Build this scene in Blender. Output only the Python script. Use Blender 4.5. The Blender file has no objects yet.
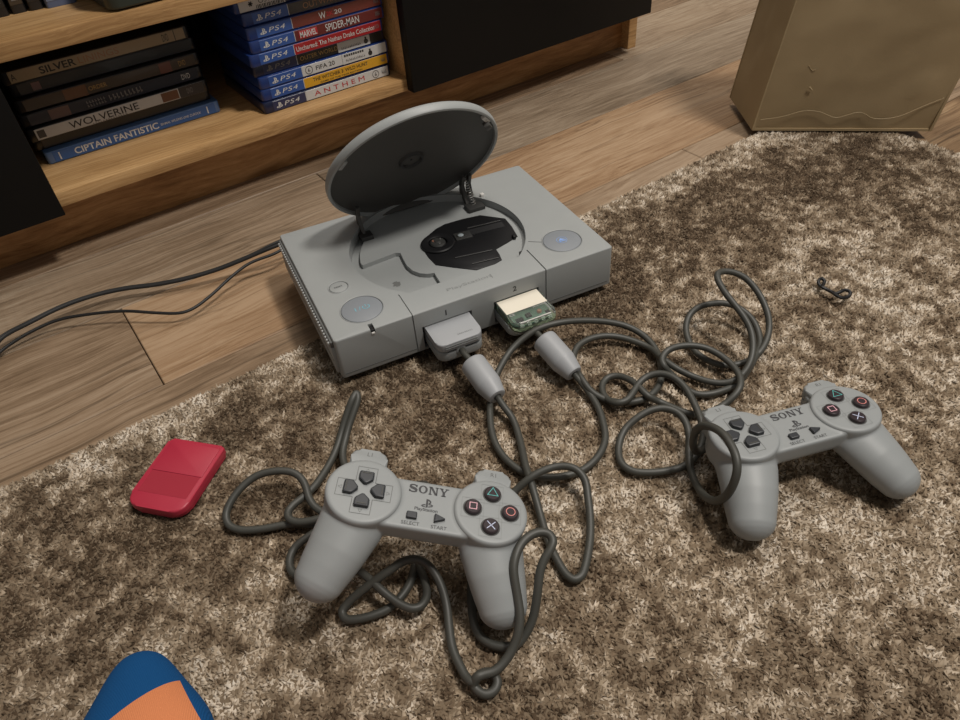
import bpy, bmesh, math, random
import numpy as np
from mathutils import Matrix, Vector, Euler

S = bpy.context.scene
COL = S.collection
PI = math.pi
random.seed(7)

# ---------------------------------------------------------------- camera, world, lights, exposure
# world: X along the cabinet front, Y towards the cabinet, Z up, floor at z = 0, metres
cam_data = bpy.data.cameras.new('camera')
cam = bpy.data.objects.new('camera', cam_data)
COL.objects.link(cam)
cam_data.sensor_width = 36.0
cam_data.lens = 722.67 / 960.0 * 36.0
cam_data.clip_start = 0.02
_r = Vector((0.81068511, -0.58170053, -0.06643911))
_u = Vector((0.43332723, 0.51981775, 0.73621805))
_f = Vector((0.3937222, 0.62563088, -0.67347519))
_m = Matrix((_r, _u, -_f)).transposed().to_4x4()
_m.translation = Vector((-0.14522, -0.45389, 0.4441))
cam.matrix_world = _m
S.camera = cam

world = bpy.data.worlds.new('room_ambience')
S.world = world
world.use_nodes = True
world.node_tree.nodes['Background'].inputs[0].default_value = (1.0, 0.97, 0.93, 1)
world.node_tree.nodes['Background'].inputs[1].default_value = 0.20

def area_light(name, loc, target, size, energy, color):
    d = bpy.data.lights.new(name, 'AREA')
    d.shape = 'DISK'; d.size = size; d.energy = energy; d.color = color
    o = bpy.data.objects.new(name, d); COL.objects.link(o)
    o.location = loc
    o.rotation_euler = (Vector(target) - Vector(loc)).to_track_quat('-Z', 'Y').to_euler()
    return o
area_light('ceiling_lamp', (0.84, -0.88, 2.40), (0.2, 0.0, 0.0), 0.34, 46.0, (1.0, 0.94, 0.87))
area_light('ceiling_lamp_second_bulb', (0.75, 0.42, 2.40), (0.2, 0.0, 0.0), 0.90, 20.0, (1.0, 0.94, 0.87))

vs = S.view_settings
vs.view_transform = 'Standard'
vs.look = 'None'
vs.exposure = 0.0
vs.gamma = 1.0
vs.use_curve_mapping = False

# ---------------------------------------------------------------- helpers
def tag(o, label=None, cat=None, group=None, kind=None):
    if label: o['label'] = label
    if cat: o['category'] = cat
    if group: o['group'] = group
    if kind: o['kind'] = kind
    return o

def empty(name, loc=(0, 0, 0), rot=(0, 0, 0), label=None, cat=None, group=None, kind=None):
    o = bpy.data.objects.new(name, None)
    COL.objects.link(o)
    o.empty_display_size = 0.02
    o.location = loc; o.rotation_euler = rot
    return tag(o, label, cat, group, kind)

def link(name, me, mat=None, parent=None, smooth=True, angle=35, loc=None, rot=None):
    if mat is not None:
        me.materials.clear()
        for m in (mat if isinstance(mat, (list, tuple)) else [mat]):
            me.materials.append(m)
    if smooth and len(me.polygons):
        me.shade_smooth()
        me.set_sharp_from_angle(angle=math.radians(angle))
    o = bpy.data.objects.new(name, me)
    COL.objects.link(o)
    if parent: o.parent = parent
    if loc: o.location = loc
    if rot: o.rotation_euler = rot
    return o

def mesh_from(name, v, f):
    me = bpy.data.meshes.new(name)
    me.from_pydata([tuple(p) for p in v], [], f)
    me.validate(); me.update()
    bm = bmesh.new(); bm.from_mesh(me)
    bmesh.ops.recalc_face_normals(bm, faces=bm.faces)
    bm.to_mesh(me); bm.free()
    return me

def bm_mesh(bm, name='part'):
    bmesh.ops.recalc_face_normals(bm, faces=bm.faces)
    me = bpy.data.meshes.new(name); bm.to_mesh(me); bm.free()
    return me

def rrect(x0, y0, x1, y1, r=0.0, n=5, rs=None):
    """outline, counter-clockwise; rs = radii for corners (x0y0, x1y0, x1y1, x0y1)"""
    rs = rs or (r, r, r, r)
    pts = []
    for (cx, cy, sx, sy, a0), rr in zip(((x0, y0, 1, 1, PI), (x1, y0, -1, 1, 1.5 * PI), (x1, y1, -1, -1, 0), (x0, y1, 1, -1, .5 * PI)), rs):
        if rr <= 1e-7:
            pts.append((cx, cy)); continue
        for k in range(n + 1):
            a = a0 + .5 * PI * k / n
            pts.append((cx + sx * rr + rr * math.cos(a), cy + sy * rr + rr * math.sin(a)))
    return pts

def circ(cx, cy, r, n=48, a0=0, a1=2 * PI, closed=True, ry=None):
    m = n if closed else n + 1
    return [(cx + r * math.cos(a0 + (a1 - a0) * k / n), cy + (ry or r) * math.sin(a0 + (a1 - a0) * k / n)) for k in range(m)]

def prism_bm(outline, z0, z1, top=0.0, bottom=0.0, seg=2):
    bm = bmesh.new()
    b = [bm.verts.new((x, y, z0)) for x, y in outline]
    t = [bm.verts.new((x, y, z1)) for x, y in outline]
    n = len(outline)
    bf = bm.faces.new(b[::-1]); tf = bm.faces.new(t)
    for i in range(n):
        bm.faces.new((b[i], b[(i + 1) % n], t[(i + 1) % n], t[i]))
    if top > 0: bmesh.ops.bevel(bm, geom=list(tf.edges), offset=top, segments=seg, affect='EDGES', profile=0.5)
    if bottom > 0:
        bm.faces.ensure_lookup_table()
        es = [e for e in bm.edges if all(abs(v.co.z - z0) < 1e-7 for v in e.verts)]
        bmesh.ops.bevel(bm, geom=es, offset=bottom, segments=seg, affect='EDGES', profile=0.5)
    return bm

def prism(outline, z0, z1, top=0.0, bottom=0.0, seg=2):
    return bm_mesh(prism_bm(outline, z0, z1, top, bottom, seg))

def box(x0, y0, z0, x1, y1, z1, bev=0.0, seg=2):
    bm = bmesh.new()
    bmesh.ops.create_cube(bm, size=1.0)
    for v in bm.verts:
        v.co = Vector((x0 + (v.co.x + .5) * (x1 - x0), y0 + (v.co.y + .5) * (y1 - y0), z0 + (v.co.z + .5) * (z1 - z0)))
    if bev > 0: bmesh.ops.bevel(bm, geom=list(bm.edges), offset=bev, segments=seg, affect='EDGES', profile=0.5)
    return bm_mesh(bm)

def lathe(profile, n=40, cx=0, cy=0):
    """profile [(r, z)] from axis to axis or open"""
    v = []; f = []; rows = []
    for r, z in profile:
        if r < 1e-7:
            rows.append([len(v)]); v.append((cx, cy, z))
        else:
            rows.append(list(range(len(v), len(v) + n)))
            v += [(cx + r * math.cos(2 * PI * k / n), cy + r * math.sin(2 * PI * k / n), z) for k in range(n)]
    for a, b in zip(rows[:-1], rows[1:]):
        for k in range(n):
            k2 = (k + 1) % n
            if len(a) == 1 and len(b) == 1: continue
            if len(a) == 1: f.append((a[0], b[k], b[k2]))
            elif len(b) == 1: f.append((a[k], b[0], a[k2]))
            else: f.append((a[k], b[k], b[k2], a[k2]))
    return mesh_from('lathe', v, f)

def catmull(pts, sub=6):
    P = [Vector(p) for p in pts]
    P = [P[0] * 2 - P[1]] + P + [P[-1] * 2 - P[-2]]
    out = []
    for i in range(1, len(P) - 2):
        p0, p1, p2, p3 = P[i - 1:i + 3]
        # centripetal parametrisation
        t0 = 0; t1 = t0 + max((p1 - p0).length, 1e-6) ** .5; t2 = t1 + max((p2 - p1).length, 1e-6) ** .5; t3 = t2 + max((p3 - p2).length, 1e-6) ** .5
        for k in range(sub):
            t = t1 + (t2 - t1) * k / sub
            a1 = p0 * ((t1 - t) / (t1 - t0)) + p1 * ((t - t0) / (t1 - t0))
            a2 = p1 * ((t2 - t) / (t2 - t1)) + p2 * ((t - t1) / (t2 - t1))
            a3 = p2 * ((t3 - t) / (t3 - t2)) + p3 * ((t - t2) / (t3 - t2))
            b1 = a1 * ((t2 - t) / (t2 - t0)) + a2 * ((t - t0) / (t2 - t0))
            b2 = a2 * ((t3 - t) / (t3 - t1)) + a3 * ((t - t1) / (t3 - t1))
            out.append(b1 * ((t2 - t) / (t2 - t1)) + b2 * ((t - t1) / (t2 - t1)))
    out.append(P[-2])
    return out

def relax(pts, it=2):
    for _ in range(it):
        pts = [pts[0]] + [(pts[i - 1] + pts[i] * 2 + pts[i + 1]) / 4 for i in range(1, len(pts) - 1)] + [pts[-1]]
    return pts

def tube(path, radius, sides=10, squash=None):
    P = [Vector(p) for p in path]
    n = len(P)
    rad = radius if callable(radius) else (lambda t: radius)
    T = []
    for i in range(n):
        d = P[min(i + 1, n - 1)] - P[max(i - 1, 0)]
        T.append(d.normalized() if d.length > 1e-9 else Vector((0, 0, 1)))
    N = T[0].orthogonal().normalized()
    v = []; f = []
    for i in range(n):
        N = (N - T[i] * N.dot(T[i]))
        N = N.normalized() if N.length > 1e-6 else T[i].orthogonal().normalized()
        B = T[i].cross(N)
        r = rad(i / max(n - 1, 1))
        for k in range(sides):
            a = 2 * PI * k / sides
            v.append(P[i] + N * (r * math.cos(a)) + B * (r * math.sin(a)))
    for i in range(n - 1):
        for k in range(sides):
            k2 = (k + 1) % sides
            f.append((i * sides + k, i * sides + k2, (i + 1) * sides + k2, (i + 1) * sides + k))
    f.append(tuple(range(sides))[::-1]); f.append(tuple((n - 1) * sides + k for k in range(sides)))
    return mesh_from('tube', v, f)

def join(meshes):
    bm = bmesh.new()
    for m in meshes:
        bm.from_mesh(m)
    me = bpy.data.meshes.new('joined'); bm.to_mesh(me); bm.free()
    return me

def xf(me, mat):
    me.transform(mat); me.update()
    return me

def evaluated(me, setup):
    o = bpy.data.objects.new('tmp', me); COL.objects.link(o)
    setup(o)
    dg = bpy.context.evaluated_depsgraph_get(); dg.update()
    r = bpy.data.meshes.new_from_object(o.evaluated_get(dg))
    bpy.data.objects.remove(o)
    return r

def boolean(me, cutters):
    for c in cutters:
        co = bpy.data.objects.new('cut', c); COL.objects.link(co)
        def setup(o):
            m = o.modifiers.new('b', 'BOOLEAN'); m.operation = 'DIFFERENCE'; m.solver = 'EXACT'; m.object = co
        me = evaluated(me, setup)
        bpy.data.objects.remove(co)
    return me

def remesh(me, voxel, smooth=6):
    def setup(o):
        m = o.modifiers.new('r', 'REMESH'); m.mode = 'VOXEL'; m.voxel_size = voxel
        s = o.modifiers.new('s', 'SMOOTH'); s.factor = .5; s.iterations = smooth
    return evaluated(me, setup)

_FACE = {'up': Matrix.Identity(4),
         'front': Matrix.Rotation(PI / 2, 4, 'X')}      # reads in XZ, faces -Y

def text_mesh(body, width=None, height=None, bold=0.0, shear=0.0, spacing=1.0, thick=0.00006):
    cu = bpy.data.curves.new('txt', 'FONT')
    cu.body = body; cu.size = 1.0; cu.offset = bold; cu.shear = shear; cu.space_character = spacing
    cu.resolution_u = 4; cu.fill_mode = 'FRONT'
    o = bpy.data.objects.new('txt', cu); COL.objects.link(o)
    dg = bpy.context.evaluated_depsgraph_get(); dg.update()
    me = bpy.data.meshes.new_from_object(o.evaluated_get(dg))
    bpy.data.objects.remove(o); bpy.data.curves.remove(cu)
    co = np.array([v.co[:] for v in me.vertices])
    lo, hi = co.min(0), co.max(0)
    w, h = hi[0] - lo[0], hi[1] - lo[1]
    sx = (width / w) if width else None; sy = (height / h) if height else None
    if sx is None: sx = sy
    if sy is None: sy = sx
    c = (lo + hi) / 2
    me.transform(Matrix.Translation((-c[0], -c[1], 0)))
    me.transform(Matrix.Diagonal((sx, sy, 1, 1)))
    return me

def text(name, body, pos, mat, parent, face='up', **kw):
    me = text_mesh(body, **kw)
    me.transform(_FACE[face])
    return link(name, me, mat, parent, smooth=False, loc=pos)

def strip_poly(quads):
    v = []; f = []
    for q in quads:
        f.append(tuple(range(len(v), len(v) + len(q))))
        v += [(x, y, 0) for x, y in q]
    me = bpy.data.meshes.new('flat'); me.from_pydata(v, [], f); me.update()
    return me

def ribbon(pts, hw):
    """flat ribbon along 2D pts; hw half-width or list"""
    q = []
    L = []; R = []
    n = len(pts)
    for i in range(n):
        a = pts[max(i - 1, 0)]; b = pts[min(i + 1, n - 1)]
        dx, dy = b[0] - a[0], b[1] - a[1]; d = math.hypot(dx, dy) or 1
        w = hw[i] if isinstance(hw, (list, tuple)) else hw
        L.append((pts[i][0] - dy / d * w, pts[i][1] + dx / d * w)); R.append((pts[i][0] + dy / d * w, pts[i][1] - dx / d * w))
    for i in range(n - 1):
        q.append((R[i], R[i + 1], L[i + 1], L[i]))
    return q

def ring_poly(outer, inner):
    n = len(outer)
    return [(outer[i], outer[(i + 1) % n], inner[(i + 1) % n], inner[i]) for i in range(n)]

def slab_logo():
    """four wide slab-serif letters S O N Y, unit height, centred"""
    q = []
    R = lambda x0, y0, x1, y1: q.append(((x0, y0), (x1, y0), (x1, y1), (x0, y1)))
    x = 0.0
    s = [(x + .86, .70), (x + .80, .86), (x + .62, .93), (x + .45, .94), (x + .25, .91), (x + .12, .80), (x + .12, .66), (x + .28, .56), (x + .5, .50), (x + .74, .43), (x + .87, .31), (x + .86, .17), (x + .7, .08), (x + .48, .055), (x + .28, .08), (x + .1, .16), (x + .06, .30)]
    q += ribbon(s, [.08, .08, .08, .08, .09, .13, .16, .16, .16, .16, .16, .13, .09, .08, .08, .08, .08])
    R(x + .82, .68, x + .93, .97); R(x, .03, x + .11, .32)
    x = 1.12
    q += ring_poly([(x + .55 + .55 * math.cos(a), .5 + .5 * math.sin(a)) for a in [2 * PI * k / 28 for k in range(28)]],
                   [(x + .55 + .28 * math.cos(a), .5 + .38 * math.sin(a)) for a in [2 * PI * k / 28 for k in range(28)]])
    x = 2.36
    R(x + .10, 0, x + .27, 1); R(x + .90, 0, x + 1.07, 1)
    q.append(((x + .10, 1), (x + .42, 1), (x + 1.07, 0), (x + .78, 0))[::-1])
    R(x, 0, x + .38, .1); R(x, .9, x + .3, 1); R(x + .78, .9, x + 1.18, 1)
    x = 3.62
    q.append(((x + .46, .42), (x + .68, .42), (x + .36, 1), (x + .1, 1))); q.append(((x + .5, .42), (x + .68, .42), (x + 1.06, 1), (x + .9, 1)))
    R(x + .43, 0, x + .73, .45); R(x + .28, 0, x + .88, .1); R(x, .9, x + .5, 1); R(x + .74, .9, x + 1.2, 1)
    me = strip_poly(q)
    me.transform(Matrix.Translation((-2.4, -.5, 0)))
    return me

def ps_mark():
    """upright P standing in a flat S, unit height, centred"""
    q = []
    q.append(((-.14, -.5), (.06, -.42), (.06, .44), (-.14, .5)))
    q += ribbon([(-.06, .42), (.14, .36), (.27, .24), (.28, .10), (.2, .03), (.1, .05)], [.08, .08, .08, .08, .07, .05])
    q += ribbon([(-.18, -.14), (-.42, -.22), (-.54, -.31), (-.44, -.38), (-.2, -.36)], [.05, .06, .06, .06, .05])
    q += ribbon([(.1, -.12), (.34, -.10), (.52, -.17), (.46, -.27), (.26, -.33), (.1, -.38)], [.05, .06, .06, .06, .06, .05])
    return strip_poly(q)

def illegible(name, xc, zc, w, h, n, mat, parent, face='front', y=-.0006, seed=1):
    """print too small to read: a row of uneven strokes"""
    rg = random.Random(seed); q = []; p = w / n
    for k in range(n):
        x0 = -w / 2 + k * p; a = rg.uniform(.45, .8) * p; lo = rg.uniform(0, .3) * h
        q.append(((x0, -h / 2), (x0 + a * .45, -h / 2), (x0 + a * .45, h / 2), (x0, h / 2)))
        q.append(((x0, -h / 2 + lo), (x0 + a, -h / 2 + lo), (x0 + a, -h / 2 + lo + h * .28), (x0, -h / 2 + lo + h * .28)))
    me = strip_poly(q); me.transform(_FACE[face])
    return link(name, me, mat, parent, smooth=False, loc=(xc, y, zc) if face == 'front' else (xc, zc, y))

# ---------------------------------------------------------------- materials
def new_mat(name):
    m = bpy.data.materials.new(name); m.use_nodes = True
    nt = m.node_tree
    return m, nt, nt.nodes['Principled BSDF']

def plastic(name, color, rough=0.5, var=0.06, bump=0.0, bscale=900, spec=0.5, metal=0.0, coat=0.0):
    m, nt, b = new_mat(name)
    N = nt.nodes; L = nt.links
    tc = N.new('ShaderNodeTexCoord')
    nz = N.new('ShaderNodeTexNoise'); nz.inputs['Scale'].default_value = 45; nz.inputs['Detail'].default_value = 5
    L.new(tc.outputs['Object'], nz.inputs['Vector'])
    mp = N.new('ShaderNodeMapRange'); mp.inputs[3].default_value = 1 - var; mp.inputs[4].default_value = 1 + var
    L.new(nz.outputs[0], mp.inputs[0])
    mx = N.new('ShaderNodeVectorMath'); mx.operation = 'SCALE'; mx.inputs[0].default_value = color[:3]
    L.new(mp.outputs[0], mx.inputs['Scale']); L.new(mx.outputs[0], b.inputs['Base Color'])
    b.inputs['Roughness'].default_value = rough; b.inputs['Metallic'].default_value = metal
    b.inputs['Specular IOR Level'].default_value = spec; b.inputs['Coat Weight'].default_value = coat
    if bump > 0:
        n2 = N.new('ShaderNodeTexNoise'); n2.inputs['Scale'].default_value = bscale; n2.inputs['Detail'].default_value = 2
        L.new(tc.outputs['Object'], n2.inputs['Vector'])
        bp = N.new('ShaderNodeBump'); bp.inputs['Strength'].default_value = bump; bp.inputs['Distance'].default_value = 0.0004
        L.new(n2.outputs[0], bp.inputs['Height']); L.new(bp.outputs[0], b.inputs['Normal'])
    return m

def wood(name, dark, mid, light, sx=2.2, sy=55, off=(0, 0, 0), knots=0.0, rough=0.5, crack=0.5, fine=1.0, saw=0.0):
    m, nt, b = new_mat(name)
    N = nt.nodes; L = nt.links
    tc = N.new('ShaderNodeTexCoord')
    mp = N.new('ShaderNodeMapping'); mp.inputs['Location'].default_value = off
    L.new(tc.outputs['Object'], mp.inputs['Vector'])
    # wavy distortion across the grain
    dn = N.new('ShaderNodeTexNoise'); dn.inputs['Scale'].default_value = 5.0; dn.inputs['Detail'].default_value = 2
    L.new(mp.outputs[0], dn.inputs['Vector'])
    dv = N.new('ShaderNodeVectorMath'); dv.operation = 'MULTIPLY_ADD'
    dv.inputs[1].default_value = (0.0, 0.035, 0.035)
    L.new(dn.outputs['Color'], dv.inputs[0]); L.new(mp.outputs[0], dv.inputs[2])
    def stretch(s, seed):
        q = N.new('ShaderNodeMapping'); q.inputs['Scale'].default_value = s; q.inputs['Location'].default_value = (seed, seed * .7, seed * .3)
        L.new(dv.outputs[0], q.inputs['Vector']); return q
    def noise(q, scale=1.0, det=6, ro=.6):
        n = N.new('ShaderNodeTexNoise'); n.inputs['Scale'].default_value = scale; n.inputs['Detail'].default_value = det; n.inputs['Roughness'].default_value = ro
        L.new(q.outputs[0], n.inputs['Vector']); return n
    broad = noise(stretch((sx, sy * .28, sy * .28), 1.3), det=3)
    grain = noise(stretch((sx * 4.5, sy * 6.0 * fine, sy * 6.0 * fine), 5.1), det=7, ro=.72)
    add = N.new('ShaderNodeMath'); add.operation = 'MULTIPLY_ADD'; add.inputs[1].default_value = .62
    L.new(grain.outputs[0], add.inputs[0])
    sc = N.new('ShaderNodeMath'); sc.operation = 'MULTIPLY'; sc.inputs[1].default_value = .38
    L.new(broad.outputs[0], sc.inputs[0]); L.new(sc.outputs[0], add.inputs[2])
    rp = N.new('ShaderNodeValToRGB')
    e = rp.color_ramp.elements
    e[0].position = .39; e[0].color = (*dark, 1); e[1].position = .61; e[1].color = (*light, 1)
    k = e.new(.5); k.color = (*mid, 1)
    L.new(add.outputs[0], rp.inputs[0])
    col = rp.outputs[0]
    # dark thin cracks along the grain
    cn = noise(stretch((sx * .55, sy * .8, sy * .8), 9.7), det=4, ro=.5)
    cr = N.new('ShaderNodeValToRGB'); ce = cr.color_ramp.elements
    ce[0].position = .478; ce[0].color = (0, 0, 0, 1); ce[1].position = .522; ce[1].color = (0, 0, 0, 1)
    c2 = ce.new(.5); c2.color = (1, 1, 1, 1)
    L.new(cn.outputs[0], cr.inputs[0])
    mk = noise(stretch((sx * .8, sy * .1, sy * .1), 3.3), det=2)
    mr = N.new('ShaderNodeMapRange'); mr.inputs[1].default_value = .47; mr.inputs[2].default_value = .58; mr.inputs[3].default_value = 0; mr.inputs[4].default_value = crack
    L.new(mk.outputs[0], mr.inputs[0])
    cm = N.new('ShaderNodeMath'); cm.operation = 'MULTIPLY'
    L.new(cr.outputs[0], cm.inputs[0]); L.new(mr.outputs[0], cm.inputs[1])
    mix = N.new('ShaderNodeMixRGB'); mix.inputs['Color2'].default_value = (dark[0] * .35, dark[1] * .33, dark[2] * .3, 1)
    L.new(cm.outputs[0], mix.inputs['Fac']); L.new(col, mix.inputs['Color1'])
    col = mix.outputs[0]
    if knots > 0:
        q = N.new('ShaderNodeMapping'); q.inputs['Scale'].default_value = (3.2, 7.5, 7.5)
        L.new(dv.outputs[0], q.inputs['Vector'])
        vo = N.new('ShaderNodeTexVoronoi'); vo.inputs['Scale'].default_value = 1.0
        L.new(q.outputs[0], vo.inputs['Vector'])
        kr = N.new('ShaderNodeMapRange'); kr.inputs[1].default_value = .045; kr.inputs[2].default_value = .12; kr.inputs[3].default_value = knots; kr.inputs[4].default_value = 0
        L.new(vo.outputs['Distance'], kr.inputs[0])
        mk2 = N.new('ShaderNodeMixRGB'); mk2.inputs['Color2'].default_value = (dark[0] * .5, dark[1] * .45, dark[2] * .4, 1)
        L.new(kr.outputs[0], mk2.inputs['Fac']); L.new(col, mk2.inputs['Color1']); col = mk2.outputs[0]
    L.new(col, b.inputs['Base Color'])
    b.inputs['Roughness'].default_value = rough
    b.inputs['Specular IOR Level'].default_value = .35
    h = N.new('ShaderNodeMath'); h.operation = 'SUBTRACT'
    L.new(grain.outputs[0], h.inputs[0]); L.new(cm.outputs[0], h.inputs[1])
    hs = h.outputs[0]
    if saw > 0:
        q = N.new('ShaderNodeMapping'); q.inputs['Scale'].default_value = (1, .15, .15); q.inputs['Rotation'].default_value = (0, 0, .2)
        L.new(mp.outputs[0], q.inputs['Vector'])
        wv = N.new('ShaderNodeTexWave'); wv.inputs['Scale'].default_value = 30; wv.inputs['Distortion'].default_value = 3
        L.new(q.outputs[0], wv.inputs['Vector'])
        ms = N.new('ShaderNodeMath'); ms.operation = 'MULTIPLY_ADD'; ms.inputs[1].default_value = saw
        L.new(wv.outputs['Fac'], ms.inputs[0]); L.new(hs, ms.inputs[2]); hs = ms.outputs[0]
    bp = N.new('ShaderNodeBump'); bp.inputs['Strength'].default_value = .25; bp.inputs['Distance'].default_value = .001
    L.new(hs, bp.inputs['Height']); L.new(bp.outputs[0], b.inputs['Normal'])
    return m

def cardboard(name, c):
    m, nt, b = new_mat(name)
    N = nt.nodes; L = nt.links
    tc = N.new('ShaderNodeTexCoord')
    n1 = N.new('ShaderNodeTexNoise'); n1.inputs['Scale'].default_value = 9; n1.inputs['Detail'].default_value = 6
    L.new(tc.outputs['Object'], n1.inputs['Vector'])
    rp = N.new('ShaderNodeValToRGB'); e = rp.color_ramp.elements
    e[0].position = .3; e[0].color = (c[0] * .86, c[1] * .84, c[2] * .8, 1); e[1].position = .7; e[1].color = (c[0] * 1.1, c[1] * 1.1, c[2] * 1.1, 1)
    L.new(n1.outputs[0], rp.inputs[0]); L.new(rp.outputs[0], b.inputs['Base Color'])
    n2 = N.new('ShaderNodeTexNoise'); n2.inputs['Scale'].default_value = 500
    L.new(tc.outputs['Object'], n2.inputs['Vector'])
    bp = N.new('ShaderNodeBump'); bp.inputs['Strength'].default_value = .12; bp.inputs['Distance'].default_value = .0006
    L.new(n2.outputs[0], bp.inputs['Height']); L.new(bp.outputs[0], b.inputs['Normal'])
    b.inputs['Roughness'].default_value = .62
    return m

def clear_plastic(name, c, rough=.12, trans=.85):
    m, nt, b = new_mat(name)
    b.inputs['Base Color'].default_value = (*c, 1)
    b.inputs['Transmission Weight'].default_value = trans
    b.inputs['Roughness'].default_value = rough
    b.inputs['IOR'].default_value = 1.3
    return m

M = {}
GREY = (0.288, 0.302, 0.300)
M['grey'] = plastic('console_grey_plastic', GREY, .48, .04, .10, 1600)
M['grey2'] = plastic('controller_grey_plastic', (0.250, 0.264, 0.266), .48, .04, .06, 1500)
M['grey_card'] = plastic('memory_card_grey_plastic', (0.315, 0.326, 0.340), .48, .03, .06, 1500)
M['panel'] = plastic('dark_lid_panel_plastic', (0.062, 0.060, 0.055), .6, .08, .08, 900)
M['dark'] = plastic('dark_rubber', (0.030, 0.030, 0.029), .5, .1)
M['black'] = plastic('black_plastic', (0.007, 0.007, 0.008), .48, .1, spec=.35)
M['black_matte'] = plastic('black_matte_plastic', (0.008, 0.008, 0.009), .7, .1)
M['cord'] = plastic('grey_cord_rubber', (0.047, 0.047, 0.040), .5, .12)
M['key'] = plastic('slate_key_plastic', (0.019, 0.022, 0.027), .45, .06)
M['navykey'] = plastic('navy_button_plastic', (0.013, 0.024, 0.048), .35, .06)
M['brownkey'] = plastic('plum_button_plastic', (0.028, 0.018, 0.021), .3, .06)
M['ink'] = plastic('dark_grey_ink', (0.035, 0.035, 0.038), .6, .05)
M['line'] = plastic('groove_grey_ink', (0.10, 0.103, 0.10), .6, .05)
M['pale_line'] = plastic('pale_emboss_grey', (0.20, 0.208, 0.205), .5, .03)
M['button_disc'] = plastic('bluish_grey_button_plastic', (0.215, 0.232, 0.252), .45, .03)
M['cyan'] = plastic('cyan_symbol_ink', (0.16, 0.42, 0.52), .5, .04)
M['blueink'] = plastic('blue_symbol_ink', (0.22, 0.36, 0.70), .5, .04)
M['t_green'] = plastic('teal_symbol_ink', (0.10, 0.46, 0.44), .5, .03)
M['t_red'] = plastic('red_symbol_ink', (0.62, 0.22, 0.20), .5, .03)
M['t_blue'] = plastic('lilac_symbol_ink', (0.46, 0.50, 0.66), .5, .03)
M['t_pink'] = plastic('pink_symbol_ink', (0.72, 0.40, 0.46), .5, .03)
M['metal'] = plastic('steel', (0.55, 0.55, 0.53), .3, .04, metal=1.0)
M['white'] = plastic('white_plastic', (0.62, 0.61, 0.58), .45, .03)
M['red_card'] = plastic('red_memory_card_plastic', (0.39, 0.024, 0.050), .40, .05, .04, 1200)
M['red_label'] = plastic('dark_red_label_area', (0.31, 0.012, 0.030), .55, .05)
M['green_clear'] = clear_plastic('clear_green_plastic', (0.90, 0.96, 0.91), .08, .95)
M['pcb'] = plastic('green_circuit_board', (0.10, 0.20, 0.14), .4, .2)
M['chip'] = plastic('black_chip_resin', (0.012, 0.012, 0.012), .5, .05)
M['cream'] = plastic('cream_paper_label', (0.74, 0.69, 0.58), .6, .02)
M['copper'] = plastic('copper_screw_metal', (0.55, 0.26, 0.18), .35, .1, metal=.6)
M['door'] = plastic('black_door_laminate', (0.005, 0.005, 0.005), .5, .1, spec=.2)
M['interior'] = plastic('black_back_panel_laminate', (0.010, 0.010, 0.011), .7, .1)
M['oak'] = wood('golden_oak_board', (0.33, 0.182, 0.072), (0.48, 0.285, 0.122), (0.60, 0.385, 0.185), 1.6, 60, (0, 0, 0), 0, .45, .35)
M['oak_kick'] = wood('brown_oak_plinth', (0.24, 0.115, 0.042), (0.40, 0.21, 0.082), (0.54, 0.31, 0.135), 2.6, 24, (3, 1, 0), .8, .5, .5)

# ---------------------------------------------------------------- floor: planks along X
PL = {
 'tan':    wood('plank_tan', (0.142, 0.091, 0.053), (0.245, 0.168, 0.105), (0.344, 0.253, 0.172), 1.7, 34, (0.0, .3, 0), .5, .5, .6, saw=.25),
 'light':  wood('plank_light_sawn', (0.185, 0.128, 0.080), (0.288, 0.212, 0.143), (0.370, 0.291, 0.208), 1.5, 36, (7.1, .9, 0), .6, .5, .5, saw=.6),
 'brown':  wood('plank_warm_brown', (0.159, 0.093, 0.046), (0.267, 0.170, 0.091), (0.361, 0.251, 0.147), 1.5, 32, (2.2, 4.1, 0), .7, .5, .8),
 'grey':   wood('plank_grey_brown', (0.138, 0.098, 0.063), (0.228, 0.170, 0.116), (0.318, 0.251, 0.181), 1.6, 30, (5.3, 2.6, 0), .9, .5, .7),
 'orange': wood('plank_orange_tan', (0.176, 0.098, 0.049), (0.292, 0.183, 0.102), (0.387, 0.265, 0.164), 1.5, 38, (9.4, 1.2, 0), .3, .5, .5, saw=.2),
}
floor = link('floor', box(-1.6, -1.6, -.03, 2.2, 1.3, -.012), PL['brown'])
tag(floor, 'wood-look plank floor in mixed tan and grey-brown boards', kind='structure')
rows = [(-.470, -.322, [(-1.6, .10, 'brown'), (.10, 2.2, 'tan')]),
        (-.322, -.175, [(-1.6, -.5, 'grey'), (-.5, .9, 'tan'), (.9, 2.2, 'light')]),
        (-.175, -.028, [(-1.6, .4, 'light'), (.4, 2.2, 'brown')]),
        (-.028, .119, [(-1.6, -.9, 'grey'), (-.9, .55, 'tan'), (.55, 2.2, 'tan')]),
        (.119, .266, [(-1.6, -.129, 'tan'), (-.129, 1.25, 'orange'), (1.25, 2.2, 'tan')]),
        (.266, .393, [(-1.6, .16, 'light'), (.16, 1.55, 'grey'), (1.55, 2.2, 'brown')]),
        (.393, .520, [(-1.6, -.45, 'brown'), (-.45, .712, 'tan'), (.712, 2.2, 'light')]),
        (.520, .667, [(-1.6, .2, 'grey'), (.2, 2.2, 'tan')]),
        (.667, .814, [(-1.6, 2.2, 'brown')]), (.814, .961, [(-1.6, .9, 'tan'), (.9, 2.2, 'light')]), (.961, 1.108, [(-1.6, 2.2, 'grey')])]
for y0, y1, cells in rows:
    for x0, x1, k in cells:
        link('plank', box(x0 + .0005, y0 + .0005, -.012, x1 - .0005, y1 - .0005, 0, .0009, 1), PL[k], floor)

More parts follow.
